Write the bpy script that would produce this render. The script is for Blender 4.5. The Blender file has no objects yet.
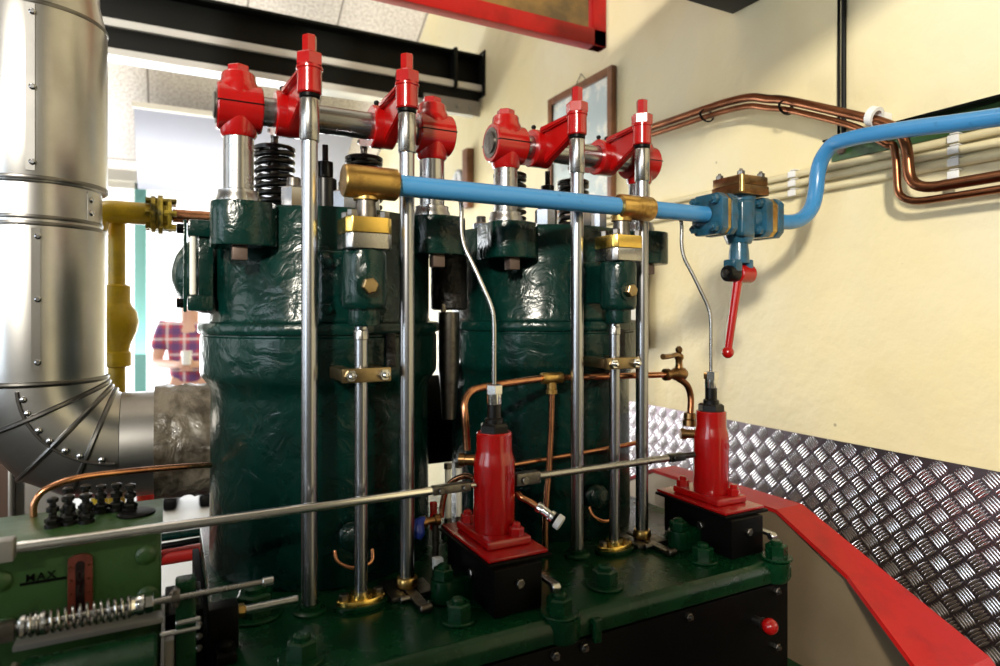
import bpy, bmesh, math, random
from mathutils import Vector, Matrix
random.seed(7)
S = bpy.context.scene
COL = S.collection
PI = math.pi
V = Vector

# ------------------------------------------------------------------ materials
def mat(name, col, rough=0.4, metal=0.0, coat=0.0, bump=None, mottle=None, spec=0.5, emit=None, voronoi=None):
    m = bpy.data.materials.new(name); m.use_nodes = True
    nt = m.node_tree; N = nt.nodes; L = nt.links
    b = N['Principled BSDF']
    b.inputs['Base Color'].default_value = (*col, 1)
    b.inputs['Roughness'].default_value = rough
    b.inputs['Metallic'].default_value = metal
    b.inputs['Coat Weight'].default_value = coat
    b.inputs['Coat Roughness'].default_value = 0.08
    b.inputs['Specular IOR Level'].default_value = spec
    if emit:
        b.inputs['Emission Color'].default_value = (*emit[0], 1)
        b.inputs['Emission Strength'].default_value = emit[1]
    tc = N.new('ShaderNodeTexCoord')
    if mottle:                                   # (colour2, scale, lo, hi [, roughness2])
        n = N.new('ShaderNodeTexNoise'); n.inputs['Scale'].default_value = mottle[1]
        n.inputs['Detail'].default_value = 6; n.inputs['Roughness'].default_value = 0.65
        L.new(tc.outputs['Object'], n.inputs['Vector'])
        r = N.new('ShaderNodeMapRange'); r.inputs['From Min'].default_value = mottle[2]; r.inputs['From Max'].default_value = mottle[3]
        L.new(n.outputs['Fac'], r.inputs['Value'])
        mx = N.new('ShaderNodeMix'); mx.data_type = 'RGBA'
        mx.inputs['A'].default_value = (*col, 1); mx.inputs['B'].default_value = (*mottle[0], 1)
        L.new(r.outputs['Result'], mx.inputs['Factor']); L.new(mx.outputs['Result'], b.inputs['Base Color'])
        if len(mottle) > 4:
            q = N.new('ShaderNodeMapRange'); q.inputs['To Min'].default_value = rough; q.inputs['To Max'].default_value = mottle[4]
            L.new(r.outputs['Result'], q.inputs['Value']); L.new(q.outputs['Result'], b.inputs['Roughness'])
    if bump:                                     # (scale, strength, distance)
        n = N.new('ShaderNodeTexNoise'); n.inputs['Scale'].default_value = bump[0]
        n.inputs['Detail'].default_value = 4; n.inputs['Distortion'].default_value = bump[3] if len(bump) > 3 else 0.0
        L.new(tc.outputs['Object'], n.inputs['Vector'])
        bp = N.new('ShaderNodeBump'); bp.inputs['Strength'].default_value = bump[1]; bp.inputs['Distance'].default_value = bump[2]
        L.new(n.outputs['Fac'], bp.inputs['Height']); L.new(bp.outputs['Normal'], b.inputs['Normal'])
        if coat: L.new(bp.outputs['Normal'], b.inputs['Coat Normal'])
    return m

M = {}
M['green'] = mat('green_enamel', (0.0010, 0.022, 0.017), 0.23, 0, 0.0, bump=(20, 0.55, 0.007, 1.3), mottle=((0.001, 0.012, 0.009), 9, 0.4, 0.65), spec=0.36)
M['green_flat'] = mat('green_bed_paint', (0.0010, 0.021, 0.0072), 0.22, 0, 0.0, bump=(14, 0.22, 0.004), mottle=((0.002, 0.040, 0.012), 7, 0.4, 0.7, 0.36), spec=0.24)
M['green_lub'] = mat('green_hammered_paint', (0.024, 0.072, 0.015), 0.42, 0, 0, bump=(40, 0.35, 0.004), mottle=((0.006, 0.016, 0.005), 16, 0.55, 0.72))
M['red'] = mat('red_enamel', (0.35, 0.003, 0.003), 0.22, 0, 0.4, bump=(30, 0.18, 0.003), mottle=((0.27, 0.003, 0.003), 14, 0.45, 0.7))
M['red_dull'] = mat('red_guard_paint', (0.42, 0.007, 0.006), 0.38, 0, 0, bump=(12, 0.12, 0.004), mottle=((0.30, 0.006, 0.006), 10, 0.5, 0.7), spec=0.3)
M['steel'] = mat('polished_steel', (0.42, 0.41, 0.40), 0.26, 1, 0, mottle=((0.34, 0.33, 0.32), 12, 0.45, 0.65, 0.30))
M['steel_dark'] = mat('oily_dark_steel', (0.20, 0.185, 0.17), 0.34, 1, 0, mottle=((0.10, 0.09, 0.08), 30, 0.45, 0.65, 0.45))
M['rod_steel'] = mat('drawn_rod_steel', (0.40, 0.405, 0.43), 0.27, 1)
M['dull_brass'] = mat('dull_brass', (0.34, 0.25, 0.13), 0.34, 1, 0, mottle=((0.22, 0.16, 0.085), 18, 0.45, 0.65))
M['nickel'] = mat('bright_steel', (0.80, 0.80, 0.80), 0.16, 1)
M['sheet'] = mat('stainless_sheet', (0.47, 0.465, 0.46), 0.30, 1, 0, mottle=((0.39, 0.38, 0.37), 4, 0.42, 0.68, 0.37), bump=(3.0, 0.05, 0.01))
M['bead'] = mat('stainless_seam', (0.16, 0.155, 0.15), 0.32, 1)
M['brass'] = mat('worn_brass', (0.62, 0.40, 0.13), 0.28, 1, 0, mottle=((0.30, 0.17, 0.05), 22, 0.46, 0.66, 0.42))
M['gold'] = mat('bright_brass', (0.80, 0.55, 0.14), 0.26, 1, 0, mottle=((0.55, 0.36, 0.10), 18, 0.5, 0.7))
M['copper'] = mat('copper_tube', (0.62, 0.29, 0.15), 0.26, 1, 0, mottle=((0.30, 0.12, 0.06), 14, 0.45, 0.7))
M['copper_dark'] = mat('brown_copper_pipe', (0.24, 0.095, 0.045), 0.30, 1, 0, mottle=((0.13, 0.05, 0.025), 12, 0.45, 0.7))
M['bronze'] = mat('dark_bronze', (0.30, 0.17, 0.07), 0.32, 1, 0, mottle=((0.12, 0.07, 0.03), 25, 0.45, 0.7))
M['blue'] = mat('blue_pipe_paint', (0.042, 0.215, 0.46), 0.26, 0, 0.2, bump=(18, 0.08, 0.003), mottle=((0.025, 0.12, 0.26), 26, 0.62, 0.74))
M['teal'] = mat('oily_blue_valve_paint', (0.016, 0.085, 0.15), 0.28, 0, 0.3, bump=(30, 0.3, 0.004), mottle=((0.012, 0.045, 0.06), 22, 0.42, 0.66))
M['black'] = mat('black_paint', (0.0025, 0.0025, 0.0025), 0.38, 0, 0.0, spec=0.08)
M['black_matte'] = mat('matt_black', (0.003, 0.003, 0.003), 0.85, 0, 0.0, spec=0.03)
M['black_rough'] = mat('soot_black_casting', (0.007, 0.006, 0.006), 0.45, 0, 0, bump=(60, 0.9, 0.008), spec=0.4)
M['black_deep'] = mat('oily_black_metal', (0.003, 0.003, 0.003), 0.28, 0, 0, spec=0.4)
M['yellow'] = mat('yellow_pipe_paint', (0.62, 0.41, 0.012), 0.32, 0, 0.1, mottle=((0.38, 0.26, 0.01), 12, 0.45, 0.7))
M['ochre'] = mat('dirty_yellow_brass', (0.40, 0.30, 0.04), 0.35, 0.6, 0, mottle=((0.06, 0.05, 0.015), 20, 0.45, 0.6))
M['lagging'] = mat('oil_stained_lagging_cloth', (0.16, 0.135, 0.10), 0.42, 0, 0.2, bump=(11, 0.8, 0.03, 0.6), mottle=((0.035, 0.027, 0.018), 9, 0.40, 0.60))
M['cream'] = mat('cream_conduit', (0.66, 0.58, 0.36), 0.40, 0, 0)
M['white_plastic'] = mat('white_plastic', (0.75, 0.75, 0.74), 0.4)
M['glass_white'] = mat('milky_glass', (0.72, 0.70, 0.62), 0.2)
M['glass_dark'] = mat('dark_sight_glass', (0.010, 0.004, 0.004), 0.08)
M['brown_paint'] = mat('rust_brown_gauge_frame', (0.12, 0.022, 0.012), 0.35, 0, 0.2, mottle=((0.05, 0.01, 0.006), 30, 0.5, 0.7))
M['wood'] = mat('brown_wood_frame', (0.21, 0.085, 0.032), 0.4, 0, 0, mottle=((0.12, 0.045, 0.018), 18, 0.4, 0.7))
M['wood_dark'] = mat('dark_brown_board', (0.05, 0.024, 0.014), 0.5)
M['paper'] = mat('pale_blue_print', (0.52, 0.60, 0.60), 0.35, 0, 0, mottle=((0.80, 0.80, 0.72), 6, 0.5, 0.58))
M['paper2'] = mat('pale_paper', (0.80, 0.77, 0.66), 0.5)
M['board'] = mat('old_varnished_picture', (0.30, 0.16, 0.035), 0.3, 0, 0.2, mottle=((0.10, 0.06, 0.018), 4, 0.4, 0.66))
M['pane_beam'] = mat('black_green_beam_paint', (0.0025, 0.0035, 0.003), 0.5, spec=0.2)
M['flange_sheen'] = mat('painted_flange_sheen', (0.72, 0.72, 0.70), 0.25, 0.2)  # near-white colour stands in for window light reflected along the flanges
M['wall_white'] = mat('white_wall', (0.80, 0.78, 0.70), 0.6)
M['floor'] = mat('pale_floor', (0.34, 0.33, 0.31), 0.5)
M['floor_dark'] = mat('low_bounce_concrete', (0.06, 0.058, 0.052), 0.9, spec=0.03)  # floor near the engine darkened to cut light bouncing onto it
M['wall_dark'] = mat('dark_painted_wall', (0.10, 0.10, 0.09), 0.6)
M['tealframe'] = mat('teal_window_frame', (0.16, 0.42, 0.40), 0.5)
M['tan'] = mat('oily_brown_steel', (0.24, 0.18, 0.11), 0.30, 0.35, 0, mottle=((0.19, 0.14, 0.085), 3, 0.4, 0.7))
M['cap_blue'] = mat('blue_handle_paint', (0.012, 0.035, 0.28), 0.3)
M['greypanel'] = mat('grey_white_panel', (0.30, 0.31, 0.37), 0.4)
M['skin'] = mat('skin', (0.62, 0.36, 0.27), 0.5)
M['hair'] = mat('hair', (0.10, 0.07, 0.05), 0.6)
M['denim'] = mat('denim', (0.10, 0.13, 0.22), 0.8)
M['greysteel'] = mat('grey_stand_paint', (0.26, 0.25, 0.24), 0.35, 0.3)
M['redpipe'] = mat('red_pipe_paint', (0.42, 0.015, 0.012), 0.4)
M['rust'] = mat('rusty_bolt', (0.12, 0.085, 0.07), 0.5, 0.6)
M['tread'] = mat('aluminium_tread', (0.82, 0.80, 0.82), 0.27, 1)
M['tread_reflect'] = mat('aluminium_tread_reflection', (0.20, 0.165, 0.18), 0.36, 1, mottle=((0.13, 0.105, 0.12), 8, 0.4, 0.7))  # dark purple tint stands in for the reflected dark room and red guard

def wall_cream():
    m = mat('cream_plaster', (0.78, 0.66, 0.36), 0.5, bump=(9, 0.5, 0.02))
    nt = m.node_tree; N = nt.nodes; L = nt.links; b = N['Principled BSDF']
    tc = N.new('ShaderNodeTexCoord')
    n = N.new('ShaderNodeTexNoise'); n.inputs['Scale'].default_value = 1.4; n.inputs['Detail'].default_value = 5
    L.new(tc.outputs['Object'], n.inputs['Vector'])
    cr = N.new('ShaderNodeValToRGB')
    cr.color_ramp.elements[0].position = 0.35; cr.color_ramp.elements[0].color = (0.75, 0.645, 0.37, 1)
    cr.color_ramp.elements[1].position = 0.68; cr.color_ramp.elements[1].color = (0.74, 0.68, 0.49, 1)
    L.new(n.outputs['Fac'], cr.inputs['Fac'])
    v = N.new('ShaderNodeTexVoronoi'); v.inputs['Scale'].default_value = 9
    L.new(tc.outputs['Object'], v.inputs['Vector'])
    r = N.new('ShaderNodeMapRange'); r.inputs['From Min'].default_value = 0.03; r.inputs['From Max'].default_value = 0.055
    r.inputs['To Min'].default_value = 0.65; r.inputs['To Max'].default_value = 0.0
    L.new(v.outputs['Distance'], r.inputs['Value'])
    n2 = N.new('ShaderNodeTexNoise'); n2.inputs['Scale'].default_value = 5
    L.new(tc.outputs['Object'], n2.inputs['Vector'])
    g = N.new('ShaderNodeMath'); g.operation = 'GREATER_THAN'; g.inputs[1].default_value = 0.56
    L.new(n2.outputs['Fac'], g.inputs[0])
    mu = N.new('ShaderNodeMath'); mu.operation = 'MULTIPLY'
    L.new(r.outputs['Result'], mu.inputs[0]); L.new(g.outputs[0], mu.inputs[1])
    mx = N.new('ShaderNodeMix'); mx.data_type = 'RGBA'; mx.inputs['B'].default_value = (0.22, 0.19, 0.12, 1)
    L.new(cr.outputs['Color'], mx.inputs['A']); L.new(mu.outputs[0], mx.inputs['Factor'])
    L.new(mx.outputs['Result'], b.inputs['Base Color'])
    return m
M['wall'] = wall_cream()

def roof_boards():
    m = mat('speckled_fibre_board', (0.6, 0.56, 0.5), 0.85)
    nt = m.node_tree; N = nt.nodes; L = nt.links; b = N['Principled BSDF']
    tc = N.new('ShaderNodeTexCoord')
    n = N.new('ShaderNodeTexNoise'); n.inputs['Scale'].default_value = 55; n.inputs['Detail'].default_value = 3
    L.new(tc.outputs['Object'], n.inputs['Vector'])
    cr = N.new('ShaderNodeValToRGB')
    cr.color_ramp.elements[0].position = 0.36; cr.color_ramp.elements[0].color = (0.56, 0.50, 0.45, 1)
    cr.color_ramp.elements[1].position = 0.60; cr.color_ramp.elements[1].color = (0.82, 0.77, 0.71, 1)
    L.new(n.outputs['Fac'], cr.inputs['Fac'])
    sx = N.new('ShaderNodeSeparateXYZ'); L.new(tc.outputs['Object'], sx.inputs[0])
    prev = None
    for ax, per, off in (('X', 0.62, 0.13), ('Y', 1.25, 0.25)):
        a = N.new('ShaderNodeMath'); a.operation = 'ADD'; a.inputs[1].default_value = off + 100 * per
        L.new(sx.outputs[ax], a.inputs[0])
        mo = N.new('ShaderNodeMath'); mo.operation = 'MODULO'; mo.inputs[1].default_value = per
        L.new(a.outputs[0], mo.inputs[0])
        lt = N.new('ShaderNodeMath'); lt.operation = 'LESS_THAN'; lt.inputs[1].default_value = 0.012
        L.new(mo.outputs[0], lt.inputs[0])
        if prev is None: prev = lt
        else:
            mxx = N.new('ShaderNodeMath'); mxx.operation = 'MAXIMUM'
            L.new(prev.outputs[0], mxx.inputs[0]); L.new(lt.outputs[0], mxx.inputs[1]); prev = mxx
    mx = N.new('ShaderNodeMix'); mx.data_type = 'RGBA'; mx.inputs['B'].default_value = (0.20, 0.17, 0.14, 1)
    L.new(cr.outputs['Color'], mx.inputs['A']); L.new(prev.outputs[0], mx.inputs['Factor'])
    L.new(mx.outputs['Result'], b.inputs['Base Color'])
    return m
M['roof'] = roof_boards()

def plaid():
    m = mat('plaid_cotton', (0.4, 0.1, 0.12), 0.8)
    nt = m.node_tree; N = nt.nodes; L = nt.links; b = N['Principled BSDF']
    tc = N.new('ShaderNodeTexCoord'); sx = N.new('ShaderNodeSeparateXYZ'); L.new(tc.outputs['Object'], sx.inputs[0])
    def band(ax, per, lo, hi, off=0.0):
        a = N.new('ShaderNodeMath'); a.operation = 'ADD'; a.inputs[1].default_value = off + per * 50
        L.new(sx.outputs[ax], a.inputs[0])
        mo = N.new('ShaderNodeMath'); mo.operation = 'MODULO'; mo.inputs[1].default_value = per; L.new(a.outputs[0], mo.inputs[0])
        g = N.new('ShaderNodeMath'); g.operation = 'GREATER_THAN'; g.inputs[1].default_value = lo; L.new(mo.outputs[0], g.inputs[0])
        l = N.new('ShaderNodeMath'); l.operation = 'LESS_THAN'; l.inputs[1].default_value = hi; L.new(mo.outputs[0], l.inputs[0])
        k = N.new('ShaderNodeMath'); k.operation = 'MULTIPLY'; L.new(g.outputs[0], k.inputs[0]); L.new(l.outputs[0], k.inputs[1])
        h = N.new('ShaderNodeMath'); h.operation = 'MULTIPLY'; h.inputs[1].default_value = 0.55; L.new(k.outputs[0], h.inputs[0])
        return h
    cur = None
    for (f, c) in ((band('X', 0.12, 0, 0.05), (0.03, 0.05, 0.20)), (band('Z', 0.12, 0, 0.05), (0.03, 0.05, 0.20)),
                   (band('X', 0.12, 0.075, 0.095), (0.8, 0.75, 0.75)), (band('Z', 0.12, 0.075, 0.095), (0.8, 0.75, 0.75))):
        mx = N.new('ShaderNodeMix'); mx.data_type = 'RGBA'; mx.inputs['B'].default_value = (*c, 1)
        if cur is None: mx.inputs['A'].default_value = (0.48, 0.07, 0.10, 1)
        else: L.new(cur, mx.inputs['A'])
        L.new(f.outputs[0], mx.inputs['Factor']); cur = mx.outputs['Result']
    L.new(cur, b.inputs['Base Color'])
    return m
M['plaid'] = plaid()

def pane_glass():
    m = bpy.data.materials.new('window_glass'); m.use_nodes = True
    nt = m.node_tree; N = nt.nodes; L = nt.links; N.remove(N['Principled BSDF'])
    t = N.new('ShaderNodeBsdfTransparent'); g = N.new('ShaderNodeBsdfGlossy'); g.inputs['Roughness'].default_value = 0.02
    x = N.new('ShaderNodeMixShader'); x.inputs['Fac'].default_value = 0.05
    L.new(t.outputs[0], x.inputs[1]); L.new(g.outputs[0], x.inputs[2]); L.new(x.outputs[0], N['Material Output'].inputs['Surface'])
    return m
M['pane'] = pane_glass()

# ------------------------------------------------------------------ mesh helpers
LOC = {}
def frame(d):
    d = V(d).normalized()
    up = V((0, 0, 1)) if abs(d.z) < 0.95 else V((0, 1, 0))
    x = up.cross(d).normalized(); y = d.cross(x).normalized()
    return x, y, d

class MB:
    def __init__(s): s.bm = bmesh.new()
    def merge(s, t, mtx=None):
        if mtx is not None: bmesh.ops.transform(t, matrix=mtx, verts=t.verts)
        me = bpy.data.meshes.new('tmp'); t.to_mesh(me); t.free()
        s.bm.from_mesh(me); bpy.data.meshes.remove(me); return s
    def box(s, x0, x1, y0, y1, z0, z1, bev=0.003, seg=2, mtx=None):
        t = bmesh.new(); bmesh.ops.create_cube(t, size=1)
        for v in t.verts:
            v.co = V((x0 + (v.co.x + .5) * (x1 - x0), y0 + (v.co.y + .5) * (y1 - y0), z0 + (v.co.z + .5) * (z1 - z0)))
        if bev: bmesh.ops.bevel(t, geom=t.edges[:], offset=bev, segments=seg, affect='EDGES', profile=0.6)
        return s.merge(t, mtx)
    def prism(s, pts, o, u, v, w, h, bev=0.0, seg=2):
        """outline pts in the (u,v) plane at o, extruded h along w"""
        t = bmesh.new(); o, u, v, w = V(o), V(u), V(v), V(w)
        a = [t.verts.new(o + u * p[0] + v * p[1]) for p in pts]
        c = [t.verts.new(q.co + w * h) for q in a]
        n = len(pts)
        t.faces.new(a[::-1]); t.faces.new(c)
        for i in range(n): t.faces.new((a[i], a[(i + 1) % n], c[(i + 1) % n], c[i]))
        bmesh.ops.recalc_face_normals(t, faces=t.faces[:])
        if bev: bmesh.ops.bevel(t, geom=t.edges[:], offset=bev, segments=seg, affect='EDGES', profile=0.6)
        return s.merge(t)
    def lathe(s, p, d, prof, seg=32, squash=None, phase=0.0, ring=False):
        """prof: (radius, height along d) pairs; closed by flat caps"""
        t = bmesh.new(); x, y, z = frame(d); p = V(p)
        if squash: x = x * squash[0]; y = y * squash[1]
        if ring: prof = list(prof) + [prof[0]]
        elif prof[0][0] > 1e-6: prof = [(0, prof[0][1])] + list(prof)
        if not ring and prof[-1][0] > 1e-6: prof = list(prof) + [(0, prof[-1][1])]
        rings = []
        for r, h in prof:
            if r < 1e-6: rings.append([t.verts.new(p + z * h)])
            else: rings.append([t.verts.new(p + z * h + x * (r * math.cos(2 * PI * i / seg + phase)) + y * (r * math.sin(2 * PI * i / seg + phase))) for i in range(seg)])
        for a, b in zip(rings, rings[1:]):
            for i in range(seg):
                j = (i + 1) % seg
                if len(a) == 1 and len(b) == 1: continue
                if len(a) == 1: t.faces.new((a[0], b[j], b[i]))
                elif len(b) == 1: t.faces.new((a[i], a[j], b[0]))
                else: t.faces.new((a[i], a[j], b[j], b[i]))
        bmesh.ops.recalc_face_normals(t, faces=t.faces[:])
        return s.merge(t)
    def cyl(s, p0, p1, r, r2=None, seg=32, bev=0.0015, squash=None):
        p0, p1 = V(p0), V(p1); h = (p1 - p0).length; r2 = r if r2 is None else r2
        b = min(bev, h * .4, r * .4)
        return s.lathe(p0, p1 - p0, [(r - b, 0), (r, b), (r2, h - b), (r2 - b, h)], seg, squash)
    def hex(s, p, d, r, h, phase=0.0, cham=0.12):
        t = bmesh.new(); c = r * cham
        s.lathe(p, d, [(r, 0), (r, h - c), (r * (1 - cham * 1.3), h)], 6, None, phase); return s
    def ball(s, c, r, seg=20, sc=(1, 1, 1)):
        t = bmesh.new(); bmesh.ops.create_uvsphere(t, u_segments=seg, v_segments=seg // 2 + 2, radius=r)
        return s.merge(t, Matrix.Translation(V(c)) @ Matrix.Diagonal((*sc, 1)))
    def tube(s, pts, r, seg=16, smooth=6, radii=None, closed_ends=True):
        P = [V(p) for p in pts]
        if smooth and len(P) > 2:
            Q = []; RR = []
            for i in range(len(P) - 1):
                a = P[max(i - 1, 0)]; b = P[i]; c = P[i + 1]; d = P[min(i + 2, len(P) - 1)]
                for k in range(smooth):
                    u = k / smooth
                    Q.append(0.5 * ((2 * b) + (c - a) * u + (2 * a - 5 * b + 4 * c - d) * u * u + (3 * b - a - 3 * c + d) * u ** 3))
                    if radii: RR.append(radii[i] * (1 - u) + radii[i + 1] * u)
            Q.append(P[-1]); P = Q
            if radii: RR.append(radii[-1]); radii = RR
        t = bmesh.new(); rings = []; n = len(P); x = None
        for i in range(n):
            d = (P[min(i + 1, n - 1)] - P[max(i - 1, 0)]).normalized()
            if x is None: x, y, _ = frame(d)
            else:
                x = (x - d * x.dot(d)).normalized(); y = d.cross(x)
            rr = radii[i] if radii else r
            rings.append([t.verts.new(P[i] + x * (rr * math.cos(2 * PI * k / seg)) + y * (rr * math.sin(2 * PI * k / seg))) for k in range(seg)])
        for a, b in zip(rings, rings[1:]):
            for k in range(seg): t.faces.new((a[k], a[(k + 1) % seg], b[(k + 1) % seg], b[k]))
        t.faces.new(rings[0][::-1]); t.faces.new(rings[-1])
        bmesh.ops.recalc_face_normals(t, faces=t.faces[:])
        return s.merge(t)
    def coil(s, p, d, R, w, turns, h, seg=10, per=28):
        x, y, z = frame(d); p = V(p); n = int(turns * per)
        pts = []
        for i in range(n + 1):
            f = i / n; a = 2 * PI * turns * f
            g = min(max((f * turns - .6) / (turns - 1.2), 0), 1)
            pts.append(p + z * (g * h) + x * (R * math.cos(a)) + y * (R * math.sin(a)))
        return s.tube(pts, w, seg, 0)
    def build(s, name, m, parent=None, ang=38, smooth=True):
        bm = s.bm
        bmesh.ops.remove_doubles(bm, verts=bm.verts, dist=1e-6)
        off = LOC.get(parent.name, V((0, 0, 0))) if parent else V((0, 0, 0))
        for v in bm.verts: v.co -= off
        bm.normal_update()
        lim = math.radians(ang)
        for f in bm.faces: f.smooth = smooth
        for e in bm.edges:
            if len(e.link_faces) == 2 and e.calc_face_angle(0) > lim: e.smooth = False
        me = bpy.data.meshes.new(name); bm.to_mesh(me); bm.free()
        me.materials.append(m)
        o = bpy.data.objects.new(name, me); COL.objects.link(o)
        if parent: o.parent = parent; LOC[o.name] = off
        return o

def tag(o, label=None, cat=None, group=None, kind=None):
    if label: o['label'] = label
    if cat: o['category'] = cat
    if group: o['group'] = group
    if kind: o['kind'] = kind
    return o
def thing(name, loc, label, cat, group=None):
    o = bpy.data.objects.new(name, None); COL.objects.link(o)
    o.location = loc; o.empty_display_size = .05; LOC[o.name] = V(loc)
    return tag(o, label, cat, group)
def struct(o): o['kind'] = 'structure'; return o
def copy_tree(o, delta, label=None, parent=None):
    c = o.copy(); COL.objects.link(c)
    if parent is None:
        c.location = o.location + V(delta)
        if label: c['label'] = label
    else:
        c.parent = parent
    for ch in list(o.children): copy_tree(ch, delta, None, c)
    return c
PITCH = V((0.603, 0, 0))

# ------------------------------------------------------------------ camera (22 mm class lens, level, a little shift)
cam = bpy.data.cameras.new('camera'); co = bpy.data.objects.new('camera', cam); COL.objects.link(co)
co.location = (0, 0, 1.45); co.rotation_euler = (PI / 2, 0, math.radians(-27.5))
cam.sensor_width = 36; cam.lens = 23.04; cam.shift_y = -0.021; cam.clip_start = 0.05; cam.clip_end = 200
cam.dof.use_dof = True; cam.dof.focus_distance = 1.45; cam.dof.aperture_fstop = 2.6
S.camera = co

# ------------------------------------------------------------------ room shell
XW = 1.75; YB = 6.22
struct(MB().box(-4.2, XW + .15, 3.7, YB + .2, -.1, 0, 0).build('floor', M['floor']))
struct(MB().box(-4.2, XW + .15, -3.7, 3.7, -.1, 0, 0).build('floor', M['floor_dark']))
struct(MB().box(XW, XW + .15, -3.7, YB + .2, 0, 6.0, 0).build('wall_right', M['wall']))
# back wall with a wide glazed opening
b = MB()
b.box(-4.2, -1.7, YB, YB + .15, 0, 3.2, 0); b.box(1.45, XW, YB, YB + .15, 0, 3.2, 0)
b.box(-1.7, 1.45, YB, YB + .15, 2.55, 3.2, 0)
struct(b.build('wall_back', M['wall_white']))
w = struct(MB().build('window_1', M['tealframe']))
for x in (-1.69, -0.2, 0.62, 1.41):
    MB().box(x - .045, x + .045, YB + .02, YB + .10, 0.0, 2.55, .004).build('window_frame', M['tealframe'], w)
MB().box(-1.7, 1.45, YB + .02, YB + .10, 2.49, 2.55, .004).build('window_frame', M['wall_white'], w)
MB().box(-1.7, 1.45, YB + .055, YB + .062, 0.0, 2.49, 0).build('window_pane', M['pane'], w)
# left wall with two windows
b = MB()
b.box(-4.2, -4.05, -3.7, YB, 0, 0.9, 0); b.box(-4.2, -4.05, -3.7, YB, 3.0, 6.0, 0)
for y0, y1 in ((-3.7, -1.6), (0.6, 1.4), (3.6, YB)): b.box(-4.2, -4.05, y0, y1, .9, 3.0, 0)
struct(b.build('wall_left', M['wall_dark']))
for i, (y0, y1) in enumerate(((-1.6, .6), (1.4, 3.6))):
    w = struct(MB().box(-4.15, -4.08, y0, y0 + .06, .9, 3.0, .003).box(-4.15, -4.08, y1 - .06, y1, .9, 3.0, .003).box(-4.15, -4.08, y0, y1, 1.9, 1.96, .003)
               .box(-4.15, -4.08, (y0 + y1) / 2 - .03, (y0 + y1) / 2 + .03, .9, 3.0, .003).build('window_%d' % (i + 2), M['tealframe']))
    MB().box(-4.12, -4.114, y0, y1, .9, 3.0, 0).build('window_pane', M['pane'], w)
struct(MB().box(-4.2, XW + .15, -3.85, -3.7, 0, 6.0, 0).build('wall_front', M['wall_dark']))
struct(MB().box(-2.6, -.80, -1.10, -1.0, 0, 2.45, .004).build('shade_partition', M['wall_dark']))  # unseen partition added behind the camera to shade the lower engine
# sloping board roof: object rotated so that its own axes follow the slope
SL = math.radians(31.8)
r = MB(); r.box(-4.3, XW + .2, -7.0, 0.3, 0, .06, 0)
ro = struct(r.build('ceiling', M['roof'])); ro.location = (0, 6.32, 2.58 - .06 * 0); ro.rotation_euler = (-SL, 0, 0)
r = MB(); r.box(-4.3, XW + .2, -5.2, 0.0, 0, .06, 0)
ro2 = struct(r.build('ceiling', M['wall_dark'])); ro2.location = (0, 0.4, 6.25); ro2.rotation_euler = (math.radians(10), 0, 0)

# ------------------------------------------------------------------ crane beams under the roof
def crane_beam(Y, z0, z1, label):
    t = thing('crane_beam', (0.0, Y, z0), label, 'beam', 'steel beams under the roof')
    MB().box(-4.0, XW - .004, Y - .010, Y + .010, z0 + .17, z1 - .01, .001).build('web', M['pane_beam'], t)
    MB().box(-4.0, XW - .004, Y - .075, Y + .075, z1 - .016, z1, .002).build('top_flange', M['pane_beam'], t)
    MB().box(-4.0, XW - .004, Y - .075, Y + .075, z0 + .135, z0 + .172, .002).build('flange', M['flange_sheen'], t)
    MB().box(-4.0, XW - .02, Y - .055, Y + .055, z0 + .035, z0 + .135, .002).build('lower_rail', M['pane_beam'], t)
    MB().box(-4.0, XW - .02, Y - .06, Y + .06, z0, z0 + .035, .002).build('flange', M['flange_sheen'], t)
    e = MB().box(XW - .20, XW - .18, Y - .09, Y + .09, z0 + .13, z1 + .01, .002)
    e.box(XW - .012, XW - .002, Y - .11, Y + .11, z0 + .1, z1 + .02, .002)
    e.build('end_plate', M['pane_beam'], t)
    e = MB().box(XW - .40, XW - .03, Y - .09, Y - .08, z0 - .03, z0 + .06, .002)
    for k in range(4): e.hex((XW - .36 + k * .09, Y - .09, z0 + .01), (0, -1, 0), .016, .012)
    e.build('bolted_bracket', M['greysteel'], t)
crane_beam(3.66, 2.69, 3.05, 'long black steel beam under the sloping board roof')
t = thing('crane_beam', (0, 1.5, 2.48), 'dark beam end at top edge on the cream wall above the copper pipe', 'beam', 'steel beams under the roof')
MB().box(.9, XW - .01, 1.43, 1.57, 2.50, 2.74, .004).build('web', M['pane_beam'], t)
MB().box(XW - .22, XW - .005, 1.40, 1.60, 2.485, 2.50, .003).build('foot_plate', M['pane_beam'], t)
t = thing('shadow_beam', (0, .55, 2.64), 'unseen timber beam added overhead to cast the diagonal wall shadow', None); t['kind'] = 'structure'
MB().box(.40, XW - .01, .42, .68, 2.50, 2.74, .006).build('timber', M['wood'], t)  # added out of view to cast the diagonal shadow band on the wall

# white flat panel slung below the roof boards
t = thing('ceiling_panel', (0, 5.2, 2.6), 'pale grey flat panel hanging below the speckled roof boards', 'panel')
lt_ = LOC[t.name]; LOC[t.name] = V((0, 0, 0))
o = MB().box(-.215, 1.4, -1.0, -.12, -.20, -.16, .006).build('face', M['greypanel'], t)
o.rotation_euler = (-SL, 0, 0); o.location = V((0, 6.32, 2.58)) - V((0, 5.2, 2.6))
o = MB().box(-.225, 1.41, -1.02, -1.0, -.205, -.15, .003).build('edge_trim', M['wall_white'], t)
o.rotation_euler = (-SL, 0, 0); o.location = V((0, 6.32, 2.58)) - V((0, 5.2, 2.6))

LOC[t.name] = lt_

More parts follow.
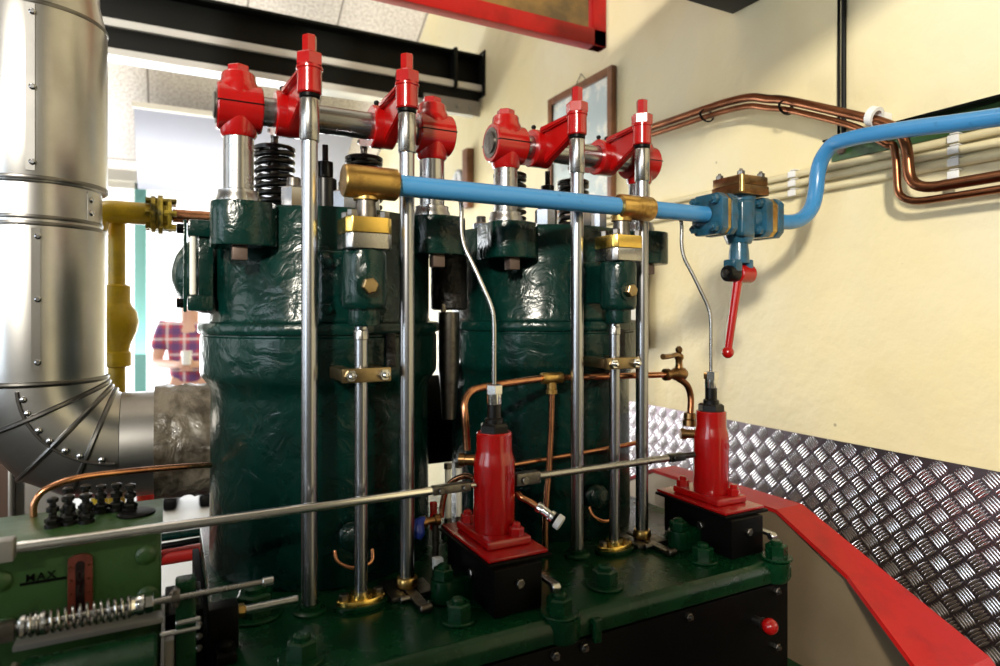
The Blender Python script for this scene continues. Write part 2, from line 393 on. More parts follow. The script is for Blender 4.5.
# red framed board hanging at the top
t = thing('hanging_board', (1.0, 2.2, 2.57), 'red framed board with an old brown picture hanging at the top', 'board')
MB().box(.22, 1.56, 2.197, 2.215, 2.63, 3.5, .002).build('picture', M['board'], t)
f = MB().box(.16, 1.64, 2.18, 2.235, 2.56, 2.63, .004).box(1.575, 1.64, 2.18, 2.235, 2.56, 3.55, .004).box(.16, .225, 2.18, 2.235, 2.56, 3.55, .004).box(.16, 1.64, 2.18, 2.235, 3.5, 3.56, .004)
f.build('frame', M['red_dull'], t)
MB().tube([(.4, 2.21, 3.55), (.4, 2.21, 5.2)], .004, 8, 0).build('hanger_wire', M['black'], t)
MB().tube([(1.4, 2.21, 3.55), (1.4, 2.21, 5.2)], .004, 8, 0).build('hanger_wire', M['black'], t)

# framed pictures and clock on the right wall
def wall_picture(y0, y1, z0, z1, label, paper, hang, fw=.035):
    t = thing('framed_picture', (XW - .02, (y0 + y1) / 2, z0), label, 'picture', 'framed pictures on the cream wall')
    X0, X1 = XW - .03, XW - .004
    f = MB().box(X0, X1, y0, y0 + fw, z0, z1, .003).box(X0, X1, y1 - fw, y1, z0, z1, .003).box(X0, X1, y0 + fw, y1 - fw, z1 - fw, z1, .003).box(X0, X1, y0 + fw, y1 - fw, z0, z0 + fw, .003)
    f.build('frame', M['wood'], t)
    MB().box(XW - .016, XW - .008, y0 + fw, y1 - fw, z0 + fw, z1 - fw, 0).build('print', paper, t)
    ym = (y0 + y1) / 2
    if hang: MB().tube([(XW - .008, ym - .05, z1), (XW - .008, ym, z1 + .05), (XW - .008, ym + .05, z1)], .002, 6, 0).build('hanger', M['black'], t)
wall_picture(2.25, 2.78, 1.92, 2.53, 'brown framed pale blue print behind the red rocker levers', M['paper'], True)
wall_picture(2.04, 2.52, 1.30, 1.78, 'lower brown framed paper behind the right push rod', M['paper2'], False)
t = thing('wall_clock', (XW - .03, 3.86, 2.2), 'small round pale dial in a dark wooden case on the cream wall', 'clock')
MB().box(XW - .05, XW - .004, 3.72, 3.80, 2.12, 2.50, .004).build('case', M['wood'], t)
MB().cyl((XW - .004, 3.90, 2.31), (XW - .04, 3.90, 2.31), .085, seg=40).build('rim', M['greysteel'], t)
MB().cyl((XW - .041, 3.90, 2.31), (XW - .046, 3.90, 2.31), .072, seg=40, bev=.0005).build('dial', M['white_plastic'], t)
MB().box(XW - .05, XW - .047, 3.898, 3.902, 2.31, 2.365, 0).box(XW - .05, XW - .047, 3.86, 3.9, 2.307, 2.313, 0).build('hand', M['black'], t)

# ------------------------------------------------------------------ checker plate on the wall
t = thing('checker_plate', (XW - .006, 1.2, .3), 'shiny five-bar aluminium checker plate along the foot of the cream wall', 'metal sheet')
MB().box(XW - .006, XW - .001, -.6, 3.0, .002, 1.072, .001).build('sheet', M['tread_reflect'], t)
p = MB(); q = bmesh.new()
side = .0424; s2 = 1 / math.sqrt(2); X0 = XW - .006
for i in range(-70, 70):
    for j in range(-70, 70):
        cy = 1.2 + (i - j) * side * s2; cz = .78 + (i + j) * side * s2
        if not (.30 < cy < 2.75 and .45 < cz < 1.10): continue
        if (i + j) % 2: u, v = V((0, s2, s2)), V((0, -s2, s2))
        else: u, v = V((0, -s2, s2)), V((0, s2, s2))
        for k in range(5):
            c = V((X0, cy, cz)) + v * ((k - 2) * .0079)
            L_ = .0205; W_ = .0032; H_ = .0022
            if c.z + abs(u.z) * L_ > 1.071:
                if c.z > 1.062: continue
                L_ = min(L_, (1.071 - c.z) * 1.41)
            def P(a, b_, h): return q.verts.new(c + u * a + v * b_ + V((-h, 0, 0)))
            e0, e1 = P(-L_, 0, 0), P(L_, 0, 0)
            s0 = [P(-L_ * .55, W_, 0), P(0, W_ * 1.05, 0), P(L_ * .55, W_, 0)]
            s1 = [P(-L_ * .55, -W_, 0), P(0, -W_ * 1.05, 0), P(L_ * .55, -W_, 0)]
            r0 = [P(-L_ * .6, 0, H_ * .85), P(0, 0, H_), P(L_ * .6, 0, H_ * .85)]
            for sd in (s0, s1):
                q.faces.new((e0, sd[0], r0[0])); q.faces.new((sd[0], sd[1], r0[1], r0[0])); q.faces.new((sd[1], sd[2], r0[2], r0[1])); q.faces.new((sd[2], e1, r0[2]))
bmesh.ops.recalc_face_normals(q, faces=q.faces[:])
p.merge(q); p.build('tread_bars', M['tread'], t, ang=80)
o = MB()
for y, z in ((1.615, 1.045), (.62, 1.045)): o.lathe((X0, y, z), (-1, 0, 0), [(.006, 0), (.006, .002), (.003, .004)], 12)
o.build('rivet', M['steel_dark'], t)

# ------------------------------------------------------------------ pipes on the wall
gname = 'cream conduits along the wall'
for i, z in enumerate((1.878, 1.850, 1.820)):
    o = MB().cyl((XW - .0125, -.6, z), (XW - .0125, 3.4, z), .0112, seg=16).build('conduit', M['cream'])
    tag(o, ('top', 'middle', 'lowest')[i] + ' of the three cream conduits running along the wall behind the blue pipe', 'conduit', gname)
def clip(y, zs, label):
    t = thing('conduit_clip', (XW - .01, y, zs[0]), label, 'clip', 'white clips on the conduits')
    m = MB()
    for z in zs:
        m.box(XW - .031, XW - .0245, y - .013, y + .013, z - .0095, z + .0095, .002)
        m.box(XW - .026, XW - .001, y - .010, y + .010, z + .0123, z + .0150, .001)
    m.build('saddle', M['white_plastic'], t)
clip(1.345, (1.878, 1.850, 1.820), 'white conduit clip beside the blue pipe bend')
clip(.885, (1.878, 1.850, 1.820, 1.789, 1.762), 'tall white conduit clip above the copper bends')
t = thing('steel_rail', (XW - .03, .3, 1.895), 'dark green steel angle rail on the wall behind the blue pipe', 'rail')
MB().box(XW - .008, XW - .002, -.6, 1.225, 1.893, 1.952, .001).build('back_leg', M['green_lub'], t)
MB().box(XW - .05, XW - .002, -.6, 1.225, 1.946, 1.952, .001).build('top_leg', M['black'], t)
MB().hex((XW - .008, 1.19, 1.92), (-1, 0, 0), .013, .012).build('bolt', M['rust'], t)
t = thing('vertical_conduit', (XW - .01, 1.19, 1.96), 'thin dark green vertical conduit rising above the blue pipe', 'conduit')
MB().cyl((XW - .008, 1.186, 1.954), (XW - .008, 1.186, 3.6), .0065, seg=12).build('tube', M['pane_beam'], t)
MB().cyl((XW - .007, 1.203, 1.954), (XW - .007, 1.203, 3.6), .004, seg=10).build('cable', M['black'], t)

def wall_pipe(dz, dy, r, label):
    X = 1.683
    pts = [(X, 2.6, 2.20 + dz), (X, 1.95, 2.173 + dz), (X, 1.66, 2.165 + dz), (X, 1.56, 2.160 + dz), (X, 1.47, 2.148 + dz), (X, 1.40, 2.122 + dz), (X, 1.32, 2.092 + dz), (X, 1.10 + dy, 1.985 + dz + dy * .45), (X, 1.03 + dy, 1.948 + dz),
           (X, .995 + dy, 1.920 + dz), (X, .978 + dy, 1.885), (X, .972 + dy, 1.85), (X, .970 + dy, 1.825), (X, .966 + dy, 1.797 - dy), (X, .955 + dy, 1.777 - dy), (X, .935 + dy, 1.765 - dy), (X, .908 + dy, 1.760 - dy), (X, .86, 1.7595 - dy), (X, .5, 1.762 - dy), (X, -.6, 1.77 - dy)]
    t = thing('copper_pipe', (X, .97, 1.76), label, 'pipe', 'brown copper pipes on the wall')
    MB().tube(pts, r, 14, 5).build('tube', M['copper_dark'], t)
    return t
t1 = wall_pipe(0, 0, .0135, 'thicker brown copper pipe arching over the cream wall, inner one at the bend')
t2 = wall_pipe(-.0285, .030, .0095, 'thinner brown copper pipe running just under the thicker one, outer at the bend')
t2.location.x += 0.0
for (y, z, lab) in ((1.66, 2.152, 'left dark cable tie around the two copper pipes'), (1.335, 2.088, 'dark cable tie at the top of the copper bend')):
    tt = tag(MB().lathe((1.683, y, z - .012), (0, -1, .15), [(.019, -.003), (.023, -.003), (.023, .003), (.019, .003)], 20, (1.45, 1.0), ring=True).build('cable_tie', M['black']), lab, 'cable tie')
t = thing('pipe_clip', (1.695, 1.05, 1.97), 'white plastic clip holding the copper pipe above the blue pipe', 'clip')
MB().lathe((1.683, 1.06, 1.975), (0, -1, -.45), [(.017, -.010), (.026, -.010), (.026, .010), (.017, .010)], 20, ring=True).build('ring', M['white_plastic'], t)
MB().box(1.70, XW - .001, 1.05, 1.07, 1.968, 1.99, .002).build('stem', M['white_plastic'], t)

# ------------------------------------------------------------------ flywheel guard
A12 = (1.14, .939); A36 = (.702, .741); A60 = (.38, .387); A84 = (.23, 0.0)
B12 = (1.62, .939); B36 = (2.058, .741); B60 = (2.38, .387); B84 = (2.53, 0.0)
prof = [A84, A60, A36, A12, B12, B36, B60, B84]
t = thing('flywheel_guard', (1.42, 1.38, 0), 'red rimmed flywheel guard with brown steel side between engine and checker plate', 'guard')
MB().prism([(y, z - .012) for y, z in prof], (1.405, 0, 0), (0, 1, 0), (0, 0, 1), (1, 0, 0), .018, .001).build('side_panel', M['tan'], t)
def rim(a, b_, xa, xb):
    m = MB(); q = bmesh.new()
    n = V((0, a[1] - b_[1], b_[0] - a[0])).normalized()
    if n.z < 0: n = -n
    vs = []
    for h in (0, -.010):
        for (p_, x) in ((a, xa), (a, 1.50), (b_, 1.50), (b_, xb)): vs.append(q.verts.new(V((x, p_[0], p_[1])) + n * h))
    for f in ((0, 1, 2, 3), (7, 6, 5, 4), (0, 4, 5, 1), (1, 5, 6, 2), (2, 6, 7, 3), (3, 7, 4, 0)): q.faces.new([vs[i] for i in f])
    bmesh.ops.recalc_face_normals(q, faces=q.faces[:]); m.merge(q)
    m.build('rim_plate', M['red_dull'], t)
rim(B12, A12, 1.40, 1.40)
mid = (.93, .939 - .21 * (.198 / .438)); rim(A12, mid, 1.40, 1.385); rim(mid, A36, 1.383, 1.285); rim(A36, A60, 1.28, 1.25); rim(A60, A84, 1.25, 1.25)
rim(B12, B36, 1.40, 1.40); rim(B36, B60, 1.40, 1.40); rim(B60, B84, 1.40, 1.40)

# ------------------------------------------------------------------ engine bed
ZB = .8875
t = thing('engine_bed', (.65, 1.4, 0), 'dark green engine bed with black front cover and big hex nuts', 'engine base')
prof = [(1.002, ZB), (.992, ZB - .006), (.986, ZB - .018), (.985, ZB - .042), (1.002, ZB - .046), (1.002, .15), (1.84, .15), (1.84, ZB)]
MB().prism([(y, z) for y, z in prof], (.076, 0, 0), (0, 1, 0), (0, 0, 1), (1, 0, 0), 1.186, .003, 2).build('casting', M['green_flat'], t)
MB().box(.085, 1.255, .990, 1.001, .20, ZB - .049, .003).build('front_cover', M['black'], t)
MB().box(.055, 1.37, .86, 2.1, 0, .149, .01).box(1.266, 1.36, .90, 1.40, .15, .60, .01).build('foot_flange', M['green_flat'], t)
def stud(x, y, r, z=ZB, washer=True):
    o = MB().hex((x, y, z + .006), (0, 0, 1), r, r * 1.15, .3).build('hex_nut', M['green_flat'], t)
    MB().cyl((x, y, z + .0005), (x, y, z + .006), r * 1.45, seg=28).build('washer', M['green_flat'], o)
    MB().lathe((x, y, z + .006 + r * 1.15), (0, 0, 1), [(r * .55, 0), (r * .55, r * .22), (r * .40, r * .34)], 20).build('stud_end', M['green_flat'], o)
for k in (0, .603):
    stud(.194 + k, 1.065, .026); stud(.647 + k if k == 0 else 1.235, 1.005, .024); stud(.472 + k, 1.072, .0235)
    
    if k == 0: stud(.145, 1.264, .034)
for x, z in ((.626, .825), (.69, .825), (.95, .825), (1.213, .825), (1.213, .70), (.40, .825), (.95, .60)):
    MB().hex((x, .9895, z), (0, -1, 0), .0085, .009).lathe((x, .9805, z), (0, -1, 0), [(.005, 0), (.004, .005)], 10).build('cover_bolt', M['steel_dark'], t)
MB().box(.058, .0745, 1.19, 1.83, .30, .84, .003).build('glare_mask_plate', M['black_matte'], t)  # matt black plate added to hide window glare on the bed end
# lug halfway along the front edge
for jx in (.652, 1.225):
    MB().lathe((jx, 1.006, ZB - .046), (0, 0, 1), [(.030, 0), (.036, .008), (.036, .0455)], 32).build('stud_boss', M['green_flat'], t)
MB().box(.705, .722, .972, .985, ZB - .055, ZB - .010, .004, 3).build('joint_lug', M['green_flat'], t)
k_ = MB().lathe((1.145, .9895, .775), (0, -1, .05), [(.009, 0), (.009, .018), (.012, .02), (.012, .026)], 18).build('knob_stem', M['steel_dark'], t)
o = MB().ball((1.146, .949, .7765), .0170, 24).build('knob', M['red'], k_); o['label'] = 'round red knob'

# ------------------------------------------------------------------ cylinders
CX, CY = .333, 1.553
def cylinder():
    t = thing('engine_cylinder', (CX, CY, ZB), 'left green engine cylinder with sight gauge on its side', 'engine cylinder', 'green engine cylinders')
    c = (CX, CY, 0)
    MB().lathe(c, (0, 0, 1), [(.248, ZB + .001), (.250, ZB + .012), (.247, 1.265), (.250, 1.284), (.260, 1.300), (.267, 1.310), (.2685, 1.320), (.2685, 1.396), (.266, 1.399), (.266, 1.402), (.272, 1.404), (.274, 1.408), (.274, 1.420), (.271, 1.426),
                              (.253, 1.429), (.250, 1.436), (.250, 1.655), (.244, 1.665)], 96).build('barrel', M['green'], t)
    for x in (.127, .5385):
        # lug overhanging the barrel, carrying the pedestal
        a = math.atan2(1.372 - CY, x - CX)
        o = MB()
        pts = [(-.050, .03)] + [(.008 + .061 * math.cos(q), -.055 + .066 * math.sin(q) * .62) for q in [PI + PI * i / 14 for i in range(15)]] + [(.068, .06)]
        o.prism(pts, (x, 1.40, 1.578), (1, 0, 0), (0, 1, 0), (0, 0, 1), .087, .006, 2)
        lug = o.build('pedestal_lug', M['green'], t)
        MB().box(x - .016, x + .012, 1.322, 1.350, 1.550, 1.5775, .003).build('square_nut', M['rust'], lug)
    for x, y in ((.231, 1.36), (.388, 1.36), (.45, 1.62), (.2, 1.66), (.335, 1.74), (.335, 1.355)):
        o = MB().hex((x, y, 1.6655), (0, 0, 1), .026, .040, .2).build('head_nut', M['rod_steel'], t)
        MB().cyl((x, y, 1.7056), (x, y, 1.725), .014, seg=16).build('stud_end', M['steel_dark'], o)
    # pad on the front to which the starting valve is bolted
    o = MB().box(.268, .402, 1.29, 1.33, 1.425, 1.575, .012, 3).build('mounting_pad', M['green'], t)
    for x, z in ((.281, 1.548), (.281, 1.455), (.389, 1.455)):
        MB().hex((x, 1.2895, z), (0, -1, 0), .013, .013).lathe((x, 1.2765, z), (0, -1, 0), [(.007, 0), (.006, .008)], 12).build('pad_nut', M['green'], o)
    # raised name strip on the belly
    MB().box(.405, .425, 1.288, 1.297, 1.335, 1.405, .002).build('strip_plate', M['black_rough'], t)
    # black injector between the springs
    MB().lathe((.325, 1.50, 1.666), (0, 0, 1), [(.05, 0), (.05, .02), (.026, .024), (.026, .09), (.018, .095), (.018, .13), (.007, .133), (.007, .17)], 24).build('injector', M['black_deep'], t)
    return t
cyl1 = cylinder()
cyl2 = copy_tree(cyl1, PITCH, 'right green engine cylinder, behind the brass pipe tee')
# extras on the left side of the first cylinder
g = MB().box(.038, .086, 1.45, 1.50, 1.605, 1.640, .006).box(.038, .086, 1.45, 1.50, 1.452, 1.485, .006).box(.058, .086, 1.462, 1.50, 1.48, 1.61, .003).box(.030, .0365, 1.462, 1.488, 1.45, 1.64, .002)
gg = g.build('gauge_bracket', M['green'], cyl1)
MB().cyl((.0475, 1.456, 1.485), (.0475, 1.456, 1.605), .0065, seg=16).build('gauge_glass', M['glass_white'], gg)
for z in (1.622, 1.468): MB().hex((.0298, 1.475, z), (-1, 0, 0), .011, .012).build('gland_nut', M['black'], gg)
MB().lathe((.082, 1.60, 1.535), (-1, 0, 0), [(.088, -.01), (.088, .010), (.082, .028), (.066, .048), (.042, .064), (.018, .072), (0, .0735)], 40).build('domed_cover', M['green'], cyl1)

# dark rough casing in the gap between the cylinders
t = thing('exhaust_casing', (.63, 1.52, 1.2), 'soot black rough casing standing in the gap between the two cylinders', 'casing')
MB().lathe((.6345, 1.50, 0), (0, 0, 1), [(.040, 1.455), (.046, 1.46), (.046, 1.60), (.040, 1.615)], 24).build('upper_lagging', M['black_rough'], t)
MB().lathe((.6345, 1.50, 0), (0, 0, 1), [(.018, 1.18), (.022, 1.25), (.027, 1.31), (.027, 1.40), (.0275, 1.405), (.0275, 1.45)], 24).build('lower_bowl', M['steel_dark'], t)
MB().box(.60, .612, 1.462, 1.472, 1.45, 1.47, .002).hex((.625, 1.468, 1.47), (0, -1, 0), .010, .01).build('clamp_bolt', M['steel_dark'], t)

# ------------------------------------------------------------------ rocker gear
SY, SZ = 1.372, 1.856
def rocker_shaft():
    t = thing('rocker_shaft', (CX, SY, 1.664), 'left steel rocker shaft on two red pedestals', 'rocker shaft', 'rocker shafts')
    MB().cyl((.0865, SY, SZ), (.580, SY, SZ), .029, seg=40).build('shaft', M['rod_steel'], t)
    for x in (.127, .5385):
        o = MB().lathe((x, SY, 0), (0, 0, 1), [(.041, 1.6656), (.041, 1.676), (.038, 1.682), (.038, 1.690), (.0285, 1.693), (.0285, 1.815)], 40).build('pedestal_column', M['steel'], t)
        h = MB()
        h.lathe((x - .041, SY, SZ), (1, 0, 0), [(.044, 0), (.0465, .003), (.0465, .081), (.044, .084)], 48)
        h.lathe((x, SY, 0), (0, 0, 1), [(.030, 1.796), (.034, 1.802), (.036, 1.82), (.042, 1.84), (.042, 1.875), (.040, 1.892), (.036, 1.903), (.033, 1.908), (.032, 1.920), (.029, 1.924)], 40)
        hd = h.build('bearing_head', M['red'], t)
        MB().box(x - .0415, x + .0435, SY - .0474, SY + .0474, SZ - .0012, SZ + .0012, 0).build('split_line', M['black'], hd)
        MB().hex((x, SY, 1.924), (0, 0, 1), .022, .016, .35).build('cap_nut', M['red'], hd)
    e = MB().lathe((.0855, SY, SZ), (-1, 0, 0), [(.036, -.002), (.036, .0008)], 36).build('end_plate', M['steel_dark'], t)
    MB().lathe((.0847, SY, SZ), (-1, 0, 0), [(.026, 0), (.026, .0035), (.020, .0045)], 36).build('end_cap', M['steel_dark'], e)
    return t
rs1 = rocker_shaft()
copy_tree(rs1, PITCH, 'right steel rocker shaft on two red pedestals, nearer the cream wall')

RY = 1.229
def rocker_lever(x, hx, sx, label):
    t = thing('rocker_lever', (x, SY, SZ), label, 'rocker arm', 'red rocker arms')
    o = MB().lathe((hx - .030, SY, SZ), (1, 0, 0), [(.030, 0), (.043, 0), (.046, .003), (.046, .050), (.043, .053), (.030, .053)], 44, ring=True)
    # forward web, deep plate tapering up to the rod end
    dx = x - hx
    def web(ya, yb, za0, za1, zb0, zb1, x_a, x_b, w):
        q = bmesh.new(); vs = []
        for (y, z0, z1, xx) in ((ya, za0, za1, x_a), (yb, zb0, zb1, x_b)):
            for s_ in (-w, w):
                vs += [q.verts.new((xx + s_, y, z0)), q.verts.new((xx + s_, y, z1))]
        a = vs
        for f in ((0, 1, 3, 2), (4, 6, 7, 5), (0, 4, 5, 1), (2, 3, 7, 6), (1, 5, 7, 3), (0, 2, 6, 4)): q.faces.new([a[i] for i in f])
        bmesh.ops.recalc_face_normals(q, faces=q.faces[:])
        bmesh.ops.bevel(q, geom=q.edges[:], offset=.003, segments=2, affect='EDGES')
        o.merge(q)
    web(SY - .034, RY + .010, SZ - .044, SZ + .040, SZ + .004, SZ + .049, hx, x, .011)
    web(SY - .030, RY + .012, SZ + .030, SZ + .045, SZ + .041, SZ + .052, hx, x, .021)
    web(SY + .034, 1.515, SZ - .035, SZ + .044, SZ - .008, SZ + .024, hx, sx, .013)
    o.build('arm_casting', M['red'], t)
    c = MB().lathe((x, RY, 0), (0, 0, 1), [(.020, 1.8575), (.0225, 1.860), (.0225, 1.902), (.0245, 1.904), (.0245, 1.908), (.0225, 1.910)], 32).build('rod_socket', M['red'], t)
    MB().hex((x, RY, 1.910), (0, 0, 1), .0255, .024, .3).build('lock_nut', M['red'], c)
    MB().hex((x, RY, 1.934), (0, 0, 1), .0135, .034, .1).build('adjusting_screw', M['red'], c)
    MB().lathe((x, RY, 0), (0, 0, 1), [(.016, 1.8486), (.019, 1.851), (.019, 1.857)], 24).build('cup', M['black'], c)
    o = MB()
    for k in (-.012, .014): o.lathe((hx + k, SY + .012, SZ + .043), (0, 0, 1), [(.006, 0), (.004, .004), (.004, .010), (.006, .012), (.006, .016), (.003, .019)], 14)
    o.build('oil_cap', M['black'], t)
    MB().lathe((sx, 1.515, 1.8405), (0, 0, 1), [(.009, 0), (.009, .012), (.016, .014), (.016, .020)], 20).build('valve_tip', M['steel_dark'], t)
    return t
r1 = rocker_lever(.2373, .2245, .2157, 'red rocker arm above the leftmost push rod')
r2 = rocker_lever(.4287, .4240, .42, 'red rocker arm above the second push rod from the left')
copy_tree(r1, PITCH, 'red rocker arm in front of the framed blue print')
copy_tree(r2, PITCH, 'red rocker arm nearest the cream wall')

def push_rod(x, style, label):
    t = thing('push_rod', (x, RY, ZB), label, 'push rod', 'tall steel push rods')
    MB().cyl((x, RY, ZB + (.016 if style == 0 else .030)), (x, RY, 1.771), .0152, seg=28).build('rod', M['rod_steel'], t)
    MB().lathe((x, RY, 0), (0, 0, 1), [(.0165, 1.769), (.0180, 1.771), (.0180, 1.846), (.0172, 1.848)], 28).build('sleeve', M['steel'], t)
    if style == 0:
        MB().lathe((x, RY, ZB), (0, 0, 1), [(.030, .0006), (.030, .005), (.026, .008), (.020, .009), (.020, .016)], 32).build('foot_ring', M['green_flat'], t)
    else:
        MB().lathe((x, RY, ZB), (0, 0, 1), [(.020, .012), (.022, .016), (.0215, .028), (.019, .031)], 28).build('foot_collar', M['brass'], t)
        o = MB().box(x - .011, x + .011, RY - .10, RY + .05, ZB + .004, ZB + .012, .002).box(x - .045, x - .014, RY - .040, RY + .05, ZB + .001, ZB + .010, .002).box(x + .014, x + .045, RY - .040, RY + .03, ZB + .001, ZB + .010, .002)
        o.cyl((x - .030, RY - .046, ZB + .007), (x - .030 + .022, RY - .046, ZB + .007), .0065, seg=16)
        o.cyl((x - .011, RY - .103, ZB + .009), (x + .013, RY - .103, ZB + .009), .0075, seg=16)
        o.build('foot_strap', M['steel_dark'], t)
    return t
p1 = push_rod(.2373, 0, 'leftmost tall steel push rod')
p2 = push_rod(.4287, 1, 'second tall steel push rod from the left, on a strapped foot')
copy_tree(p1, PITCH, 'third tall steel push rod, just right of the near red pump')
copy_tree(p2, PITCH, 'tall steel push rod nearest the cream wall')

def valve_spring(x, label):
    y = 1.515
    t = thing('valve_spring', (x, y, 1.666), label, 'spring', 'black valve springs')
    MB().coil((x, y, 1.678), (0, 0, 1), .0385, .0064, 8.6, .128).build('coil', M['black_deep'], t)
    MB().lathe((x, y, 0), (0, 0, 1), [(.045, 1.8115), (.045, 1.819), (.040, 1.822), (.020, 1.825), (.014, 1.829)], 36).build('retainer', M['black_deep'], t)
    MB().lathe((x, y, 0), (0, 0, 1), [(.046, 1.6662), (.046, 1.672), (.018, 1.673), (.018, 1.70), (.008, 1.702), (.008, 1.840)], 32).build('valve_stem', M['steel_dark'], t)
    return t
v1 = valve_spring(.2157, 'black coil spring behind the leftmost push rod')
v2 = valve_spring(.42, 'black coil spring just above the brass pipe end')
copy_tree(v1, PITCH, 'black coil spring behind the third push rod')
copy_tree(v2, PITCH, 'black coil spring behind the right brass tee')

# ------------------------------------------------------------------ starting valve on each cylinder
VX, VY = .333, 1.200
def starting_valve():
    t = thing('starting_valve', (VX, VY, ZB), 'left starting valve with brass topped block, between the first two push rods', 'valve', 'starting valves')
    def block(z0, z1, m, name, g=.0):
        w, d, c = .0435 - g, .038 - g, .010
        pts = [(-w + c, -d), (w - c, -d), (w, -d + c), (w, d), (-w, d), (-w, -d + c)]
        return MB().prism(pts, (VX, VY - .006, z0), (1, 0, 0), (0, 1, 0), (0, 0, 1), z1 - z0, .0025).build(name, m, t)
    block(1.5675, 1.596, M['steel'], 'steel_block')
    bc = block(1.597, 1.626, M['gold'], 'brass_block')
    for sx in (-1, 1):
        for sy in (-.026, .018):
            MB().hex((VX + sx * .031, VY + sy - .006, 1.6265), (0, 0, 1), .0095, .012, .2).build('cap_screw', M['steel_dark'], bc)
    MB().lathe((VX, VY - .012, 0), (0, 0, 1), [(.022, 1.6265), (.020, 1.634), (.018, 1.66)], 28).build('neck', M['steel_dark'], t)
    body = MB().lathe((VX, VY, 0), (0, 0, 1), [(.036, 1.455), (.041, 1.460), (.0425, 1.468), (.0425, 1.555), (.040, 1.566)], 40)
    body.lathe((VX, VY, 0), (0, 0, 1), [(.029, 1.424), (.030, 1.427), (.030, 1.456)], 36)
    body.box(VX - .03, VX + .03, VY, 1.289, 1.47, 1.56, .008)
    bb = body.build('valve_body', M['green'], t)
    MB().lathe((VX - .004, VY - .0415, 1.498), (.05, -1, 0), [(.022, -.004), (.022, .003), (.0175, .004)], 28).build('plug_seat', M['green'], bb)
    MB().hex((VX - .0037, VY - .047, 1.498), (.05, -1, 0), .0155, .012, .2).build('plug', M['dull_brass'], bb)
    MB().cyl((VX - .003, VY + .010, ZB + .012), (VX - .003, VY + .010, 1.4235), .0128, seg=28).build('stem', M['rod_steel'], t)
    MB().lathe((VX - .003, VY + .010, 0), (0, 0, 1), [(.0105, 1.395), (.0145, 1.398), (.0145, 1.412), (.010, 1.4236)], 28).build('stem_gland', M['steel'], t)
    # clamp holding the stem
    cl = MB().box(VX - .047, VX + .047, VY - .022, VY - .008, 1.318, 1.345, .003).box(VX - .047, VX - .022, VY - .008, 1.285, 1.320, 1.343, .003).box(VX + .022, VX + .045, VY - .008, 1.285, 1.320, 1.343, .003).build('guide_clamp', M['dull_brass'], t)
    cl['label'] = 'dull brass clamp plate with two bright bolts'
    for sx in (-.032, .032):
        MB().hex((VX + sx, VY - .0222, 1.3315), (0, -1, 0), .0115, .010).lathe((VX + sx, VY - .0322, 1.3315), (0, -1, 0), [(.006, 0), (.006, .006), (.003, .009)], 14).build('clamp_bolt', M['nickel'], cl)
    f = MB().lathe((VX - .003, VY + .010, ZB), (0, 0, 1), [(.044, .0006), (.044, .008), (.041, .010)], 40, (1.2, .72)).build('gland_seat', M['green_flat'], t)
    f2 = MB().lathe((VX - .003, VY + .010, ZB), (0, 0, 1), [(.039, .0102), (.039, .017), (.037, .019)], 40, (1.2, .66))
    f2.lathe((VX - .003, VY + .010, ZB), (0, 0, 1), [(.021, .019), (.020, .026)], 28)
    fb = f2.build('gland_flange', M['gold'], t)
    for sx in (-.033, .033):
        MB().hex((VX - .003 + sx, VY + .010, ZB + .0192), (0, 0, 1), .0095, .010).build('gland_nut', M['steel_dark'], fb)
    return t
sv1 = starting_valve()
copy_tree(sv1, PITCH, 'right starting valve with brass topped block, under the brass pipe tee')

# ------------------------------------------------------------------ blue air pipe, brass ends and valve
PY, PZ = 1.180, 1.693
t = thing('blue_pipe', (.7, PY, PZ), 'blue painted pipe running across in front of the push rods to the valve', 'pipe')
MB().cyl((.392, PY, PZ), (1.194, PY, PZ), .0205, seg=36).build('tube', M['blue'], t)
e = MB().lathe((.288, PY, PZ), (1, 0, 0), [(.028, 0), (.0305, .003), (.0305, .10), (.028, .103), (.022, .105)], 36).build('end_tee', M['brass'], t)
MB().lathe((VX, VY - .012, 0), (0, 0, 1), [(.0235, 1.6605), (.0235, 1.672)], 24).build('tee_neck', M['brass'], e)
e = MB().lathe((.918, PY, PZ), (1, 0, 0), [(.0205, 0), (.0275, .003), (.0285, .006), (.0285, .094), (.0275, .097), (.0205, .100)], 36).build('middle_tee', M['brass'], t)
MB().lathe((VX + .603, VY - .012, 0), (0, 0, 1), [(.0235, 1.6605), (.0235, 1.674)], 24).build('tee_neck', M['brass'], e)

HX = 1.305
t = thing('stop_valve', (HX, PY, PZ), 'oily blue stop valve with bronze cap and red hand lever on the blue pipe', 'valve')
def flange(x0, x1, w, m, name, par, rot=0):
    return MB().prism([(-w + .014, -w), (w - .014, -w), (w, -w + .014), (w, w - .014), (w - .014, w), (-w + .014, w), (-w, w - .014), (-w, -w + .014)],
                      (x0, PY, PZ), (0, 1, 0), (0, 0, 1), (1, 0, 0), x1 - x0, .003).build(name, m, par)
f1 = flange(1.196, 1.218, .051, M['teal'], 'flange', t); flange(1.2185, 1.230, .049, M['brass'], 'gasket', t); f2 = flange(1.2305, 1.25, .051, M['teal'], 'flange', t)
f3 = flange(1.352, 1.376, .051, M['teal'], 'flange', t); flange(1.3765, 1.396, .049, M['brass'], 'gasket', t); f4 = flange(1.3965, 1.417, .051, M['teal'], 'flange', t)
for fl, x in ((f1, 1.196), (f3, 1.352)):
    for a in (-1, 1):
        for c in (-1, 1):
            MB().hex((x - .0004, PY + a * .034, PZ + c * .034), (-1, 0, 0), .0115, .014).lathe((x - .0144, PY + a * .034, PZ + c * .034), (-1, 0, 0), [(.006, 0), (.005, .006)], 12).build('flange_bolt', M['teal'], fl)
